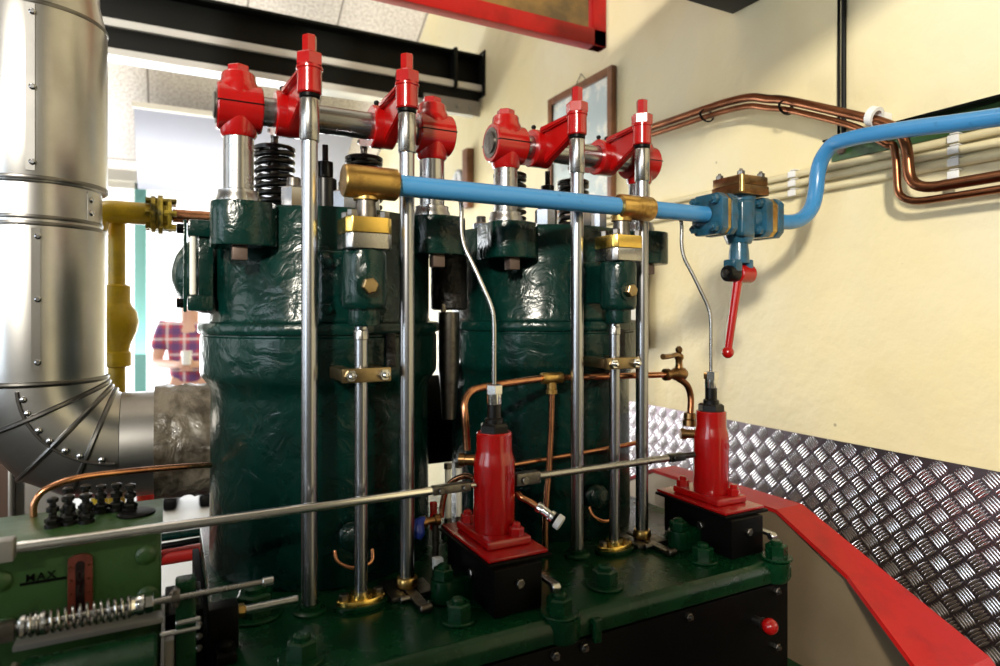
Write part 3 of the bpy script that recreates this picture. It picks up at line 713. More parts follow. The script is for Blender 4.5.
bd = MB().lathe((1.25, PY, PZ), (1, 0, 0), [(.030, .0005), (.034, .02), (.036, .05), (.036, .085), (.040, .1015)], 36)
bd.lathe((HX + .005, PY, 0), (0, 0, 1), [(.030, 1.626), (.038, 1.645), (.041, 1.68), (.041, 1.745)], 36)
bd.box(HX - .032, HX + .018, PY - .044, PY + .02, 1.64, 1.735, .012, 3)
bd.build('valve_body', M['teal'], t)
cp = MB().box(1.262, 1.362, PY - .050, PY + .048, 1.7455, 1.770, .003).box(1.264, 1.360, PY - .048, PY + .046, 1.7705, 1.794, .003).build('bonnet', M['bronze'], t)
for a in (.0145, .0855):
    for c in (-.036, .034):
        MB().hex((1.262 + a, PY + c, 1.7942), (0, 0, 1), .0095, .010).lathe((1.262 + a, PY + c, 1.8042), (0, 0, 1), [(.005, 0), (.004, .005)], 10).build('bonnet_bolt', M['steel_dark'], cp)
MB().cyl((1.2645, PY - .0502, 1.748), (1.2645, PY - .0502, 1.792), .006, seg=10).build('bonnet_corner_bolt', M['brass'], cp)
lg = MB().lathe((HX, PY - .004, 0), (0, 0, 1), [(.026, 1.575), (.025, 1.60), (.022, 1.627)], 24)
lg.box(HX - .034, HX - .010, PY - .026, PY + .018, 1.545, 1.585, .006).box(HX + .010, HX + .030, PY - .026, PY + .018, 1.545, 1.585, .006)
lg.build('yoke', M['teal'], t)
nb = MB().lathe((HX - .0342, PY - .006, 1.548), (-1, 0, 0), [(.021, -.02), (.021, .010), (.019, .013)], 28).build('pivot_washer', M['black_deep'], t)
MB().lathe((HX - .0473, PY - .006, 1.548), (-1, 0, 0), [(.011, 0), (.011, .006), (.007, .007)], 6).build('pivot_nut', M['steel_dark'], nb)
hu = MB().lathe((HX - .012, PY - .006, 1.548), (1, 0, 0), [(.020, 0), (.0245, .003), (.0245, .047), (.020, .052)], 32)
hu.tube([(HX - .004, PY - .006, 1.545), (HX - .018, PY - .002, 1.45), (HX - .030, PY + .004, 1.355)], .011, 16, 4, [.0125, .0105, .0095])
hu.ball((HX - .031, PY + .004, 1.347), .0155, 20)
lv = hu.build('hand_lever', M['red'], t); lv['label'] = 'red hand lever ending in a ball'

t = thing('blue_pipe', (1.6, 1.1, 1.7), 'bent blue pipe rising from the valve and turning along the cream wall', 'pipe')
pts = [(1.418, PY, PZ), (1.46, PY, PZ), (1.505, PY - .001, PZ + .002), (1.550, PY - .002, PZ + .014), (1.588, PY - .003, PZ + .046), (1.606, PY - .003, PZ + .092), (1.612, PY - .004, PZ + .14), (1.613, PY - .016, PZ + .180), (1.610, PY - .050, PZ + .212),
       (1.604, PY - .09, PZ + .215), (1.60, 1.02, 1.905), (1.60, .90, 1.893), (1.60, .729, 1.872), (1.60, .3, 1.83), (1.60, -.5, 1.77)]
MB().tube(pts, .0205, 24, 6).build('tube', M['blue'], t)

# ------------------------------------------------------------------ hand pumps
QX, QY = .593, 1.165
def fuel_pump():
    t = thing('fuel_pump', (QX, QY, ZB), 'bright red fuel pump, the nearer one in front of the black gap', 'pump', 'red fuel pumps')
    st = MB().box(QX - .062, QX + .040, QY - .123, QY + .10, ZB + .001, .976, .004).build('pedestal', M['black'], t)
    MB().box(QX - .07, QX + .07, QY - .112, QY + .125, .9765, .983, .002).build('packing_plate', M['black'], st)
    MB().hex((QX - .0625, QY - .03, .94), (-1, 0, 0), .010, .008).build('side_screw', M['steel_dark'], st)
    MB().hex((QX - .01, QY - .1235, .945), (0, -1, 0), .009, .007).build('side_screw', M['steel_dark'], st)
    bp = MB().box(QX - .064, QX + .064, QY - .105, QY + .125, .9835, .990, .002).build('base_plate', M['red'], t)
    fl = MB().box(QX - .047, QX + .049, QY - .068, QY + .085, .9905, 1.007, .005, 3).build('foot_flange', M['red'], t)
    for x, y in ((.024, -.050), (-.028, .068), (.030, .068)):
        MB().hex((QX + x, QY + y, 1.0072), (0, 0, 1), .0155, .016, .4).lathe((QX + x, QY + y, 1.0232), (0, 0, 1), [(.009, 0), (.009, .006), (.006, .009)], 14).build('hold_down_nut', M['red'], fl)
    br = MB().lathe((QX, QY, 0), (0, 0, 1), [(.041, 1.0072), (.0425, 1.012), (.0425, 1.140), (.0415, 1.150), (.0375, 1.163), (.0365, 1.170), (.0365, 1.203), (.034, 1.206)], 48).build('barrel', M['red'], t)
    MB().lathe((QX + .012, QY - .0405, 1.122), (.28, -1, 0), [(.0085, -.002), (.0085, .0014), (.0070, .0014), (.0070, .0004), (.0045, .0004), (.0045, .0014), (0.002, .0018)], 24).build('maker_badge', M['red'], br)
    gl = MB().hex((QX, QY, 1.2065), (0, 0, 1), .031, .017, .1).lathe((QX, QY, 0), (0, 0, 1), [(.019, 1.2235), (.019, 1.232), (.0145, 1.235), (.0145, 1.262)], 24).build('gland', M['black_deep'], t)
    un = MB().lathe((QX, QY, 0), (0, 0, 1), [(.0150, 1.2622), (.0155, 1.264), (.0155, 1.283), (.014, 1.2835)], 24).hex((QX, QY, 1.2836), (0, 0, 1), .0175, .019, .2).build('union_nut', M['nickel'], t)
    MB().lathe((QX - .030, QY + .026, 1.146), (-.8, .5, 0), [(.011, 0), (.011, .022), (.014, .022), (.014, .034), (.008, .034)], 18).build('inlet_union', M['bronze'], t)
    return t
fp1 = fuel_pump()
copy_tree(fp1, PITCH, 'dark red fuel pump, the farther one beside the flywheel guard')

def injection_line():
    t = thing('injection_pipe', (QX, QY, 1.3), 'thin bright steel pipe rising from the nearer red pump', 'pipe', 'thin steel injection pipes')
    pts = [(QX, QY, 1.3032), (QX, QY, 1.36), (QX, QY + .001, 1.43), (QX - .004, QY + .006, 1.463), (QX - .018, QY + .018, 1.505), (QX - .034, QY + .032, 1.55), (QX - .047, QY + .043, 1.585), (QX - .052, QY + .047, 1.62), (QX - .052, QY + .047, 1.665), (QX - .058, QY + .047, 1.684), (QX - .08, QY + .047, 1.69), (QX - .12, QY + .047, 1.69)]
    MB().tube(pts, .0046, 12, 6).build('tube', M['steel'], t)
    return t
ip1 = injection_line()
copy_tree(ip1, PITCH, 'thin steel pipe rising from the farther dark red pump')

# ------------------------------------------------------------------ priming lever rod running through
t = thing('control_rod', (.1, 1.16, 1.104), 'long polished control rod sloping across in front, left of the near pump', 'rod', 'control rods')
ZR = 1.104
MB().cyl((-.196, 1.16, ZR), (.455, 1.16, ZR), .0082, seg=20).build('rod', M['nickel'], t)
MB().box(-.29, -.197, 1.146, 1.174, ZR - .016, ZR + .016, .004).build('end_block', M['greysteel'], t)
f = MB().box(.455, .535, 1.150, 1.170, ZR - .0085, ZR + .0085, .003).cyl((.47, 1.149, ZR), (.47, 1.143, ZR), .006, seg=14).cyl((.52, 1.149, ZR), (.52, 1.143, ZR), .005, seg=14).build('fork', M['steel_dark'], t)
MB().cyl((.5355, 1.16, ZR), (.549, 1.16, ZR), .0055, seg=14).build('link_pin', M['steel'], f)
t = thing('control_rod', (.9, 1.16, ZR), 'polished control rod joining the two red pumps', 'rod', 'control rods')
MB().cyl((.695, 1.16, ZR), (1.052, 1.16, ZR), .0080, seg=20).build('rod', M['steel'], t)
f = MB().box(.637, .695, 1.148, 1.172, ZR - .013, ZR + .013, .004).cyl((.655, 1.1475, ZR - .002), (.655, 1.141, ZR - .002), .008, seg=16).build('fork', M['steel_dark'], t)
f = MB().box(1.052, 1.10, 1.150, 1.170, ZR - .009, ZR + .009, .003).cyl((1.10, 1.16, ZR), (1.135, 1.16, ZR), .007, seg=14).cyl((1.065, 1.1495, ZR), (1.065, 1.144, ZR), .006, seg=12).build('fork', M['black_deep'], t)

# ------------------------------------------------------------------ copper fuel feed with tee and tap
FY = 1.262
t = thing('fuel_feed_pipe', (.8, FY, 1.29), 'copper feed tube with brass tee and tap behind the push rods', 'pipe')
pts = [(.551, 1.206, 1.165), (.549, 1.206, 1.20), (.546, 1.206, 1.235), (.548, 1.213, 1.262), (.565, 1.222, 1.281), (.600, 1.233, 1.289), (.69, 1.25, 1.294), (.765, FY, 1.297)]
MB().tube(pts, .0082, 16, 6).build('copper_tube', M['copper'], t)
te = MB().lathe((.765, FY, 1.297), (1, 0, 0), [(.0125, 0), (.0135, .002), (.0135, .052), (.0125, .054)], 24).lathe((.792, FY, 1.297), (0, 0, -1), [(.011, .01), (.011, .026), (.013, .027), (.013, .036)], 22).build('brass_tee', M['brass'], t)
MB().tube([(.792, FY, 1.262), (.790, FY, 1.18), (.782, FY - .003, 1.08), (.775, FY - .006, 1.02), (.77, FY - .008, .96), (.77, FY - .008, ZB + .004)], .0072, 14, 4).build('copper_tube', M['copper'], t)
MB().cyl((.8195, FY, 1.2965), (1.135, FY, 1.289), .0078, seg=16).build('copper_tube', M['copper'], t)
tp = MB().lathe((1.132, FY, 1.289), (1, 0, 0), [(.010, 0), (.0155, .002), (.0155, .014), (.012, .016), (.012, .028), (.0165, .036), (.019, .05), (.017, .064), (.011, .072)], 24)
tp.lathe((1.182, FY, 1.289), (0, 0, 1), [(.012, .01), (.009, .024), (.009, .036), (.012, .040), (.012, .048), (.006, .054), (.009, .060), (.009, .066), (.004, .072)], 20)
tap = tp.build('tap_body', M['bronze'], t)
MB().tube([(1.182, FY, 1.332), (1.165, FY - .01, 1.340), (1.125, FY - .028, 1.338), (1.092, FY - .040, 1.339)], .006, 12, 4, [.0075, .0065, .006, .0075]).ball((1.197, FY + .01, 1.332), .008, 12).build('tap_handle', M['bronze'], tap)
MB().tube([(1.176, FY - .002, 1.278), (1.196, FY - .012, 1.262), (1.208, FY - .014, 1.235), (1.205, FY - .018, 1.205), (1.199, FY - .021, 1.180)], .0085, 14, 5).build('copper_tube', M['copper_dark'], t)
MB().lathe((1.200, FY - .020, 1.19), (-.1, -.05, -1), [(.011, 0), (.0155, .002), (.0155, .016), (.013, .018), (.018, .02), (.018, .034), (.012, .036)], 20).build('elbow_union', M['bronze'], t)
t = thing('fuel_return_pipe', (.9, 1.30, 1.12), 'long thin copper tube behind the right control rod', 'pipe')
MB().tube([(.70, 1.285, 1.100), (.85, 1.29, 1.105), (1.0, 1.295, 1.11), (1.09, 1.30, 1.112), (1.10, 1.30, 1.09), (1.10, 1.30, ZB + .003)], .006, 12, 4).build('copper_tube', M['copper'], t)

# fittings around the near pump
t = thing('drain_connector', (.66, 1.11, 1.06), 'silver ended connector on a short copper tube right of the near pump', 'connector')
MB().tube([(.644, 1.16, 1.075), (.648, 1.15, 1.068), (.662, 1.14, 1.060), (.675, 1.128, 1.05)], .0065, 12, 4).build('copper_tube', M['copper'], t)
d = V((.045, -.05, -.040)).normalized(); p0 = V((.674, 1.13, 1.052))
o = MB().lathe(p0, d, [(.010, 0), (.0115, .002), (.0115, .012), (.0095, .014), (.0095, .030), (.0128, .032), (.0128, .040)], 24).build('connector_body', M['nickel'], t)
MB().lathe(p0 + d * .0405, d, [(.0128, 0), (.0128, .006)], 24).build('seal_ring', M['black'], o)
MB().lathe(p0 + d * .047, d, [(.0145, 0), (.0155, .002), (.0155, .012), (.012, .014), (.007, .014), (.007, .008)], 24).build('white_nozzle', M['white_plastic'], o)
t = thing('drain_cock', (.53, 1.25, 1.0), 'small brass cock with blue handle left of the near pump', 'tap')
MB().lathe((.512, 1.26, 1.012), (-1, -.05, -.02), [(.007, 0), (.012, .002), (.012, .012), (.008, .014), (.008, .03), (.013, .032), (.013, .045)], 20).build('cock_body', M['bronze'], t)
MB().tube([(.478, 1.256, 1.018), (.462, 1.252, 1.012), (.460, 1.246, .995), (.455, 1.244, .985)], .011, 14, 4, [.006, .012, .013, .008]).build('blue_handle', M['cap_blue'], t)
MB().box(.498, .512, 1.272, 1.284, .985, 1.045, .003).build('red_handle', M['red'], t)
MB().tube([(.52, 1.27, 1.012), (.525, 1.27, 1.05), (.536, 1.26, 1.085), (.556, 1.23, 1.105), (.565, 1.20, 1.105)], .0062, 12, 5).build('copper_tube', M['copper'], t)
MB().cyl((.505, 1.266, ZB + .0005), (.505, 1.266, 1.001), .007, seg=14).build('riser', M['steel_dark'], t)
MB().box(.487, .507, 1.225, 1.243, ZB + .03, ZB + .055, .003).build('white_tag', M['white_plastic'], t)
t = thing('sight_glass', (.60, 1.52, ZB), 'pair of pale sight glass tubes low in the gap between the cylinders', 'gauge')
for x in (.615, .645):
    g_ = MB().cyl((x, 1.46, ZB + .055), (x, 1.46, ZB + .175), .0075, seg=16).build('glass_tube', M['glass_white'], t)
    MB().hex((x, 1.46, ZB + .176), (0, 0, 1), .0105, .014).build('top_nut', M['steel_dark'], g_)
    MB().hex((x, 1.46, ZB + .040), (0, 0, 1), .0105, .014).build('bottom_nut', M['steel_dark'], g_)
MB().box(.600, .660, 1.450, 1.470, ZB + .001, ZB + .039, .003).build('foot_block', M['green_flat'], t)
def ring_plug(x, y, z, label):
    t = thing('screw_plug', (x, y, z), label, 'plug', 'round plugs low on the cylinders')
    MB().lathe((x, y, z), (-.35, -1, .15), [(.030, -.006), (.030, 0), (.026, .004), (.019, .005), (.019, .016), (.014, .018)], 24).build('plug_body', M['green'], t)
    MB().tube([(x - .045, y - .03, z - .01), (x - .04, y - .04, z - .03), (x - .01, y - .045, z - .045), (x + .025, y - .042, z - .040), (x + .03, y - .03, z - .02)], .004, 10, 5).build('copper_loop', M['copper'], t)
    return t
g1 = ring_plug(.335, 1.286, .995, 'round plug with copper loop behind the left steel stem')
copy_tree(g1, PITCH, 'round plug with copper loop behind the right steel stem')

# lever clamps beside the pump pedestals
def pump_clamp():
    t = thing('clamp_bar', (.50, 1.14, ZB), 'black clamp bar with hex nut left of the near pump pedestal', 'clamp', 'clamp bars beside the pump pedestals')
    MB().prism([(.047 * 0 + .025 * math.cos(a), .025 * math.sin(a)) for a in [PI / 2 + PI * i / 12 for i in range(13)]] + [(.062, -.018), (.062, .018)], (.477, 1.155, ZB + .001), (1, 0, 0), (0, 1, 0), (0, 0, 1), .044, .004).build('bar', M['green_flat'], t)
    n = MB().hex((.477, 1.155, ZB + .046), (0, 0, 1), .021, .020, .2).build('hex_nut', M['green_flat'], t)
    MB().lathe((.477, 1.155, ZB + .066), (0, 0, 1), [(.012, 0), (.012, .004), (.008, .007)], 18).build('stud_end', M['green_flat'], n)
    return t
c1 = pump_clamp()
copy_tree(c1, PITCH, 'black clamp bar with hex nut left of the farther pump pedestal')
def finger():
    t = thing('steel_finger', (.67, 1.06, ZB), 'flat steel finger right of the near pump pedestal', 'bracket', 'steel fingers beside the pump pedestals')
    MB().box(.6455, .663, 1.03, 1.13, ZB + .040, ZB + .048, .002).cyl((.6455, 1.03, ZB + .040), (.663, 1.03, ZB + .040), .0085, seg=16).box(.6475, .661, 1.09, 1.12, ZB + .0015, ZB + .041, .002).build('strip', M['steel'], t)
    return t
s1 = finger()
s2_ = copy_tree(s1, PITCH, 'flat steel finger right of the farther pump pedestal')
s2_.location.x -= .006

# ------------------------------------------------------------------ lubricator box, far left
LX0, LX1, LY0, LY1, LZ0, LZ1 = -.34, -.009, 1.200, 1.385, .86, 1.087
t = thing('lubricator', (-.17, 1.29, LZ0), 'hammered green lubricator box with level gauge and black plungers', 'lubricator')
MB().box(LX0, LX1, LY0, LY1, LZ0, LZ1, .006, 3).build('tank', M['green_lub'], t)
MB().box(LX0 - .004, LX1 + .003, LY0 - .003, LY1 + .003, LZ1 + .0005, LZ1 + .006, .002).build('lid', M['green_lub'], t)
gf = [(-.0165, -.11), (.0165, -.11), (.0165, 0)] + [(.0165 * math.cos(a), .008 * math.sin(a)) for a in [PI * i / 10 for i in range(1, 10)]] + [(-.0165, 0)]
gx = -.1205
g = MB().prism(gf, (gx, LY0 - .0005, 1.062), (1, 0, 0), (0, 0, 1), (0, -1, 0), .007, .0012).build('gauge_frame', M['brown_paint'], t)
MB().prism([(-.006, -.10), (.006, -.10), (.006, 0), (.003, .004), (-.003, .004), (-.006, 0)], (gx, LY0 - .0076, 1.056), (1, 0, 0), (0, 0, 1), (0, -1, 0), .0012).build('sight_glass', M['glass_dark'], g)
sc = MB()
for k in range(5):
    for s_ in (-1, 1): sc.lathe((gx + s_ * .0118, LY0 - .0076, 1.052 - k * .021), (0, -1, 0), [(.0022, 0), (.0016, .001)], 8)
sc.build('frame_screw', M['copper_dark'], g)
for x, z in ((-.223, 1.045), (-.030, 1.052), (-.215, .975), (-.028, .985)):
    MB().lathe((x, LY0 - .0004, z), (0, -1, 0), [(.0155, 0), (.0155, .003), (.012, .006), (.006, .008)], 24).build('screw_cap', M['green_lub'], t)
MB().box(-.198, -.139, LY0 - .0018, LY0 - .0004, 1.0335, 1.0375, 0).build('level_line', M['black'], t)
fc = bpy.data.curves.new('level_word', 'FONT'); fc.body = 'MAX'; fc.size = .016; fc.extrude = .0006; fc.offset = .00025; fc.space_character = 1.25; fc.align_x = 'CENTER'
fo = bpy.data.objects.new('level_word', fc); COL.objects.link(fo)
me = bpy.data.meshes.new_from_object(fo.evaluated_get(bpy.context.evaluated_depsgraph_get())); bpy.data.objects.remove(fo)
me.transform(Matrix.Translation(V((-.172, LY0 - .0012, 1.0385)) - LOC[t.name]) @ Matrix.Rotation(PI / 2, 4, 'X'))
me.materials.clear(); me.materials.append(M['black'])
fo = bpy.data.objects.new('level_word', me); COL.objects.link(fo); fo.parent = t
def plunger(x, y):
    p = MB().lathe((x, y, LZ1 + .0062), (0, 0, 1), [(.0125, 0), (.0125, .006), (.009, .008), (.009, .016), (.006, .018), (.006, .024), (.0095, .026), (.0095, .033), (.005, .036), (.005, .040), (.0085, .042), (.0085, .048), (.004, .050)], 14)
    p.hex((x, y, LZ1 + .014), (0, 0, 1), .012, .007)
    p.build('plunger', M['black_deep'], t)
for x, y in ((-.168, 1.285), (-.146, 1.290), (-.121, 1.286), (-.154, 1.345), (-.128, 1.35), (-.104, 1.338), (-.080, 1.338), (-.058, 1.320)): plunger(x, y)
MB().lathe((-.048, 1.30, LZ1 + .0062), (0, 0, 1), [(.030, 0), (.030, .003), (.026, .005)], 28).build('filler_cap', M['black'], t)
MB().box(-.33, -.02, 1.21, 1.37, 0.0, LZ0 - .001, .004).build('stand', M['black'], t)
t = thing('oil_pipe', (-.2, 1.37, 1.09), 'thin copper oil pipe arching from the lubricator to the left cylinder', 'pipe')
MB().tube([(-.206, 1.365, 1.0935), (-.205, 1.365, 1.115), (-.194, 1.367, 1.134), (-.170, 1.372, 1.145), (-.135, 1.382, 1.150), (-.06, 1.41, 1.146), (.03, 1.45, 1.136), (.082, 1.484, 1.126)], .0058, 14, 6).build('tube', M['copper'], t)

# spring rod below the lubricator face
SYR, SZR = 1.12, 1.0035
t = thing('governor_rod', (0, SYR, SZR), 'governor rod with a long coil spring in front of the lubricator', 'rod')
MB().cyl((-.30, SYR, SZR), (.158, SYR, SZR), .0048, seg=16).build('rod', M['steel'], t)
MB().cyl((.140, SYR, SZR), (.158, SYR, SZR), .0072, seg=18).build('rod_end', M['nickel'], t)
MB().coil((-.172, SYR, SZR), (1, 0, 0), .0150, .0020, 15, .122, 8, 20).build('spring', M['steel'], t)
MB().lathe((-.186, SYR, SZR), (1, 0, 0), [(.013, 0), (.0165, .003), (.0165, .008), (.013, .010), (.013, .024), (.0165, .026), (.0165, .031), (.012, .033)], 24).build('spring_seat', M['nickel'], t)
MB().lathe((-.050, SYR, SZR), (1, 0, 0), [(.012, 0), (.015, .003), (.013, .008), (.015, .012), (.015, .019), (.011, .021)], 24).hex((-.029, SYR, SZR), (1, 0, 0), .0145, .011).build('adjusting_nut', M['nickel'], t)
MB().box(-.30, -.19, SYR - .010, SYR + .010, SZR - .016, SZR + .010, .003).build('end_lever', M['steel_dark'], t)
t = thing('governor_bracket', (.04, 1.15, .6), 'narrow green bracket post carrying the governor rod', 'bracket')
MB().box(.012, .042, 1.132, 1.165, .30, 1.022, .005).build('post', M['green_flat'], t)
MB().lathe((.006, SYR + .004, SZR), (1, 0, 0), [(.012, 0), (.012, .012)], 20).box(.008, .016, SYR - .006, 1.133, SZR - .014, SZR + .014, .002).build('guide_eye', M['steel_dark'], t)
MB().box(-.004, .011, 1.14, 1.175, .30, .93, .003).build('side_strap', M['greysteel'], t)
bx = MB().box(-.003, .056, 1.20, 1.33, .30, .945, .004).build('linkage_box', M['black'], t)
MB().tube([(.0, 1.21, .9455), (.004, 1.21, .975), (.022, 1.215, .985), (.040, 1.22, .975), (.046, 1.22, .946)], .0025, 8, 5).build('wire_loop', M['steel_dark'], bx)
for y, z in ((1.1995, .92), (1.1995, .90), (1.1995, .88)): MB().lathe((.048, y, z), (0, -1, 0), [(.006, 0), (.006, .003), (.003, .006)], 12).build('box_screw', M['steel'], bx)
lk = MB().cyl((.012, 1.125, .962), (.048, 1.125, .962), .004, seg=12).cyl((-.01, 1.125, .948), (.048, 1.125, .948), .004, seg=12).build('link_pin', M['nickel'], t)
t = thing('shift_rod', (.13, 1.16, .945), 'short bright rod low beside the leftmost push rod', 'rod')
MB().cyl((.118, 1.165, .944), (.205, 1.165, .944), .0075, seg=20).build('rod', M['nickel'], t)
MB().hex((.108, 1.165, .944), (1, 0, 0), .0115, .0095).build('nut', M['brass'], t)
MB().box(.06, .107, 1.148, 1.182, ZB + .0015, .962, .005).build('clevis', M['black'], t)
MB().box(.07, .10, 1.10, 1.146, ZB + .0015, ZB + .018, .004).lathe((.085, 1.122, ZB + .018), (0, 0, 1), [(.012, 0), (.012, .008), (.007, .013)], 18).build('lug', M['black'], t)
t = thing('governor_housing', (-.1, 1.06, .5), 'rounded glossy green housing below the spring at lower left', 'housing')
MB().lathe((-.185, 1.085, .905), (1, 0, 0), [(.050, 0), (.058, .006), (.062, .010), (.062, .168), (.058, .172)], 48).build('drum', M['green_flat'], t)
MB().box(-.176, -.02, 1.04, 1.13, .30, .90, .006).build('pillar', M['green_flat'], t)
MB().lathe((-.186, 1.085, .905), (-1, 0, 0), [(.058, -.001), (.060, .004), (.045, .010)], 40).build('end_cap', M['greysteel'], t)
MB().box(-.20, -.005, 1.155, 1.189, .953, .962, .002).build('grey_ledge', M['greysteel'], t)

# ------------------------------------------------------------------ insulated exhaust stack
EX, EY, ER = -.293, 2.005, .150
t = thing('exhaust_stack', (EX, EY, 1.0), 'large stainless steel clad exhaust stack with segmented elbow at far left', 'exhaust pipe')
s_ = MB().lathe((EX, EY, 0), (0, 0, 1), [(.140, 1.60), (.140, 1.76), (.150, 1.762), (.1525, 1.772), (.1525, 2.185), (.150, 2.195), (.135, 2.26), (.135, 3.9)], 72)
up = s_.build('upper_cladding', M['sheet'], t)
lo = MB().lathe((EX, EY, 0), (0, 0, 1), [(.150, 1.30), (.150, 1.655), (.148, 1.662), (.141, 1.664)], 72).build('lower_cladding', M['sheet'], t)
def seam_ring(z, r, par): MB().lathe((EX, EY, z), (0, 0, 1), [(r - .004, -.006), (r + .003, -.005), (r + .0045, 0), (r + .003, .005), (r - .004, .006)], 64, ring=True).build('seam_bead', M['bead'], par)
seam_ring(1.770, .1505, up); seam_ring(2.188, .1505, up); seam_ring(1.661, .1475, lo); seam_ring(1.678, .1385, lo)
# vertical strap with screws, on the side facing the room
def strap(px_ang, z0, z1, r, par, n):
    a = px_ang; ux, uy = math.cos(a), math.sin(a); tx, ty = -uy, ux
    m = MB(); w = .009
    q = bmesh.new(); vs = []
    for h in (r - .002, r + .0022):
        for (k, z) in ((-w, z0), (w, z0), (w, z1), (-w, z1)): vs.append(q.verts.new((EX + ux * h + tx * k, EY + uy * h + ty * k, z)))
    for f in ((0, 1, 2, 3), (7, 6, 5, 4), (0, 4, 5, 1), (1, 5, 6, 2), (2, 6, 7, 3), (3, 7, 4, 0)): q.faces.new([vs[i] for i in f])
    bmesh.ops.recalc_face_normals(q, faces=q.faces[:]); m.merge(q); so = m.build('seam_strap', M['bead'] if False else M['sheet'], par)
    for i in range(n):
        z = z0 + .02 + (z1 - z0 - .04) * i / max(n - 1, 1)
        MB().lathe((EX + ux * (r + .0022) + tx * .004, EY + uy * (r + .0022) + ty * .004, z), (ux, uy, 0), [(.0072, 0), (.0072, .002), (.004, .0045)], 16).build('screw', M['rod_steel'], so)
AF = math.atan2(-EY, -EX)              # direction from the stack to the camera
strap(AF - .10, 1.785, 2.18, .1525, up, 3); strap(AF - .03, 1.31, 1.65, .150, lo, 3); strap(AF + .86, 1.682, 1.755, .140, up, 2)
# elbow: mitred segments
BC = V((-.108, EY, 1.277)); BR = .185
def ell(ang, r):
    """ring of the elbow at bend angle ang (0 = vertical leg, 90 = horizontal leg)"""
    c = BC + V((-math.cos(ang), 0, -math.sin(ang))) * BR
    ax = V((-math.cos(ang), 0, -math.sin(ang)))
    return [c + ax * (r * math.cos(k)) + V((0, 1, 0)) * (r * math.sin(k)) for k in [2 * PI * i / 64 for i in range(64)]]
def bridge(rings, name, m, par):
    q = bmesh.new(); R = [[q.verts.new(p) for p in rg] for rg in rings]
    for a, b_ in zip(R, R[1:]):
        for i in range(64): q.faces.new((a[i], a[(i + 1) % 64], b_[(i + 1) % 64], b_[i]))
    bmesh.ops.recalc_face_normals(q, faces=q.faces[:])
    return MB().merge(q).build(name, m, par)
angs = [math.radians(a) for a in (0, 24, 48, 70, 90)]
r0 = ell(0, .150); r0u = [p + V((0, 0, .035)) for p in r0]
elb = bridge([r0u] + [ell(a, (.150, .152, .150, .146, .140)[k]) for k, a in enumerate(angs)], 'elbow', M['sheet'], t)
for k, a in enumerate(angs[:4]):
    rg = ell(a, (.151, .1525, .1505, .1465)[k]); MB().tube(rg + [rg[0]], .0068, 8, 0).build('seam_bead', M['bead'], elb)
# strap with screws down the elbow
pl = []
for a in [math.radians(x) for x in range(4, 90, 6)]:
    c = BC + V((-math.cos(a), 0, -math.sin(a))) * (BR + .02); pl.append(c + V((0, -.1515, 0)))
MB().tube(pl, .004, 6, 0).build('seam_strap', M['bead'], elb)
for a in (10, 20, 34, 44, 56, 66, 80):
    a = math.radians(a); c = BC + V((-math.cos(a), 0, -math.sin(a))) * (BR + .01)
    MB().lathe(c + V((0, -.151, 0)), (0, -1, 0), [(.0075, 0), (.0075, .002), (.004, .0045)], 14).build('screw', M['rod_steel'], elb)
MB().cyl((BC.x, EY, BC.z - BR), (-.028, EY, BC.z - BR), .140, seg=64).build('horizontal_cladding', M['sheet'], t)
lg = MB(); q = bmesh.new(); R = []
for i in range(22):
    x = -.030 + .23 * i / 21
    R.append([q.verts.new((x, EY + (.154 + random.uniform(-.005, .005)) * math.cos(k), BC.z - BR + (.154 + random.uniform(-.005, .005)) * math.sin(k))) for k in [2 * PI * j / 48 for j in range(48)]])
for a, b_ in zip(R, R[1:]):
    for i in range(48): q.faces.new((a[i], a[(i + 1) % 48], b_[(i + 1) % 48], b_[i]))
q.faces.new(R[0][::-1]); q.faces.new(R[-1])
bmesh.ops.recalc_face_normals(q, faces=q.faces[:])
lg.merge(q).build('cloth_lagging', M['lagging'], t, ang=60)
MB().cyl((.201, EY, BC.z - BR), (1.2, EY, BC.z - BR), .146, seg=40).build('manifold', M['black_matte'], t)
t = thing('stack_support', (-.3, 2.0, 0), 'grey sloping steel stand under the exhaust elbow', 'stand')
MB().prism([(-.372, 0), (-.26, 0), (-.26, .95), (-.30, 1.0), (-.372, 1.06)], (0, 2.19, 0), (1, 0, 0), (0, 0, 1), (0, 1, 0), .03, .004).build('plate', M['greysteel'], t)
MB().box(-.380, -.372, 2.14, 2.22, 0, 1.06, .002).build('flange', M['sheet'], t)
MB().box(-.75, -.381, 2.20, 2.23, 0, 1.10, .004).build('backing_board', M['wood_dark'], t)

# ------------------------------------------------------------------ yellow gas pipe behind the stack
t = thing('yellow_pipe', (-.137, 2.25, 1.3), 'yellow painted pipe with valve and elbow behind the stainless stack', 'pipe')
MB().tube([(-.04, 2.25, 1.7515), (-.10, 2.25, 1.7515), (-.150, 2.25, 1.7515), (-.178, 2.25, 1.74), (-.190, 2.25, 1.712), (-.192, 2.25, 1.68)], .034, 24, 6).build('elbow', M['yellow'], t)
MB().cyl((-.137, 2.30, 0), (-.137, 2.30, 1.735), .024, seg=24).build('riser', M['yellow'], t)
MB().lathe((-.137, 2.29, 0), (0, 0, 1), [(.026, 1.28), (.040, 1.285), (.040, 1.325), (.034, 1.33), (.040, 1.355), (.055, 1.39), (.060, 1.42), (.055, 1.45), (.042, 1.47), (.038, 1.48), (.038, 1.53), (.026, 1.535)], 32).build('globe_valve', M['yellow'], t)
fl = MB().lathe((-.045, 2.25, 1.7515), (1, 0, 0), [(.050, 0), (.056, .003), (.056, .014), (.046, .016), (.046, .020), (.060, .021), (.060, .034), (.040, .036), (.040, .046), (.052, .048), (.052, .058), (.034, .06)], 28).build('union_flange', M['ochre'], t)
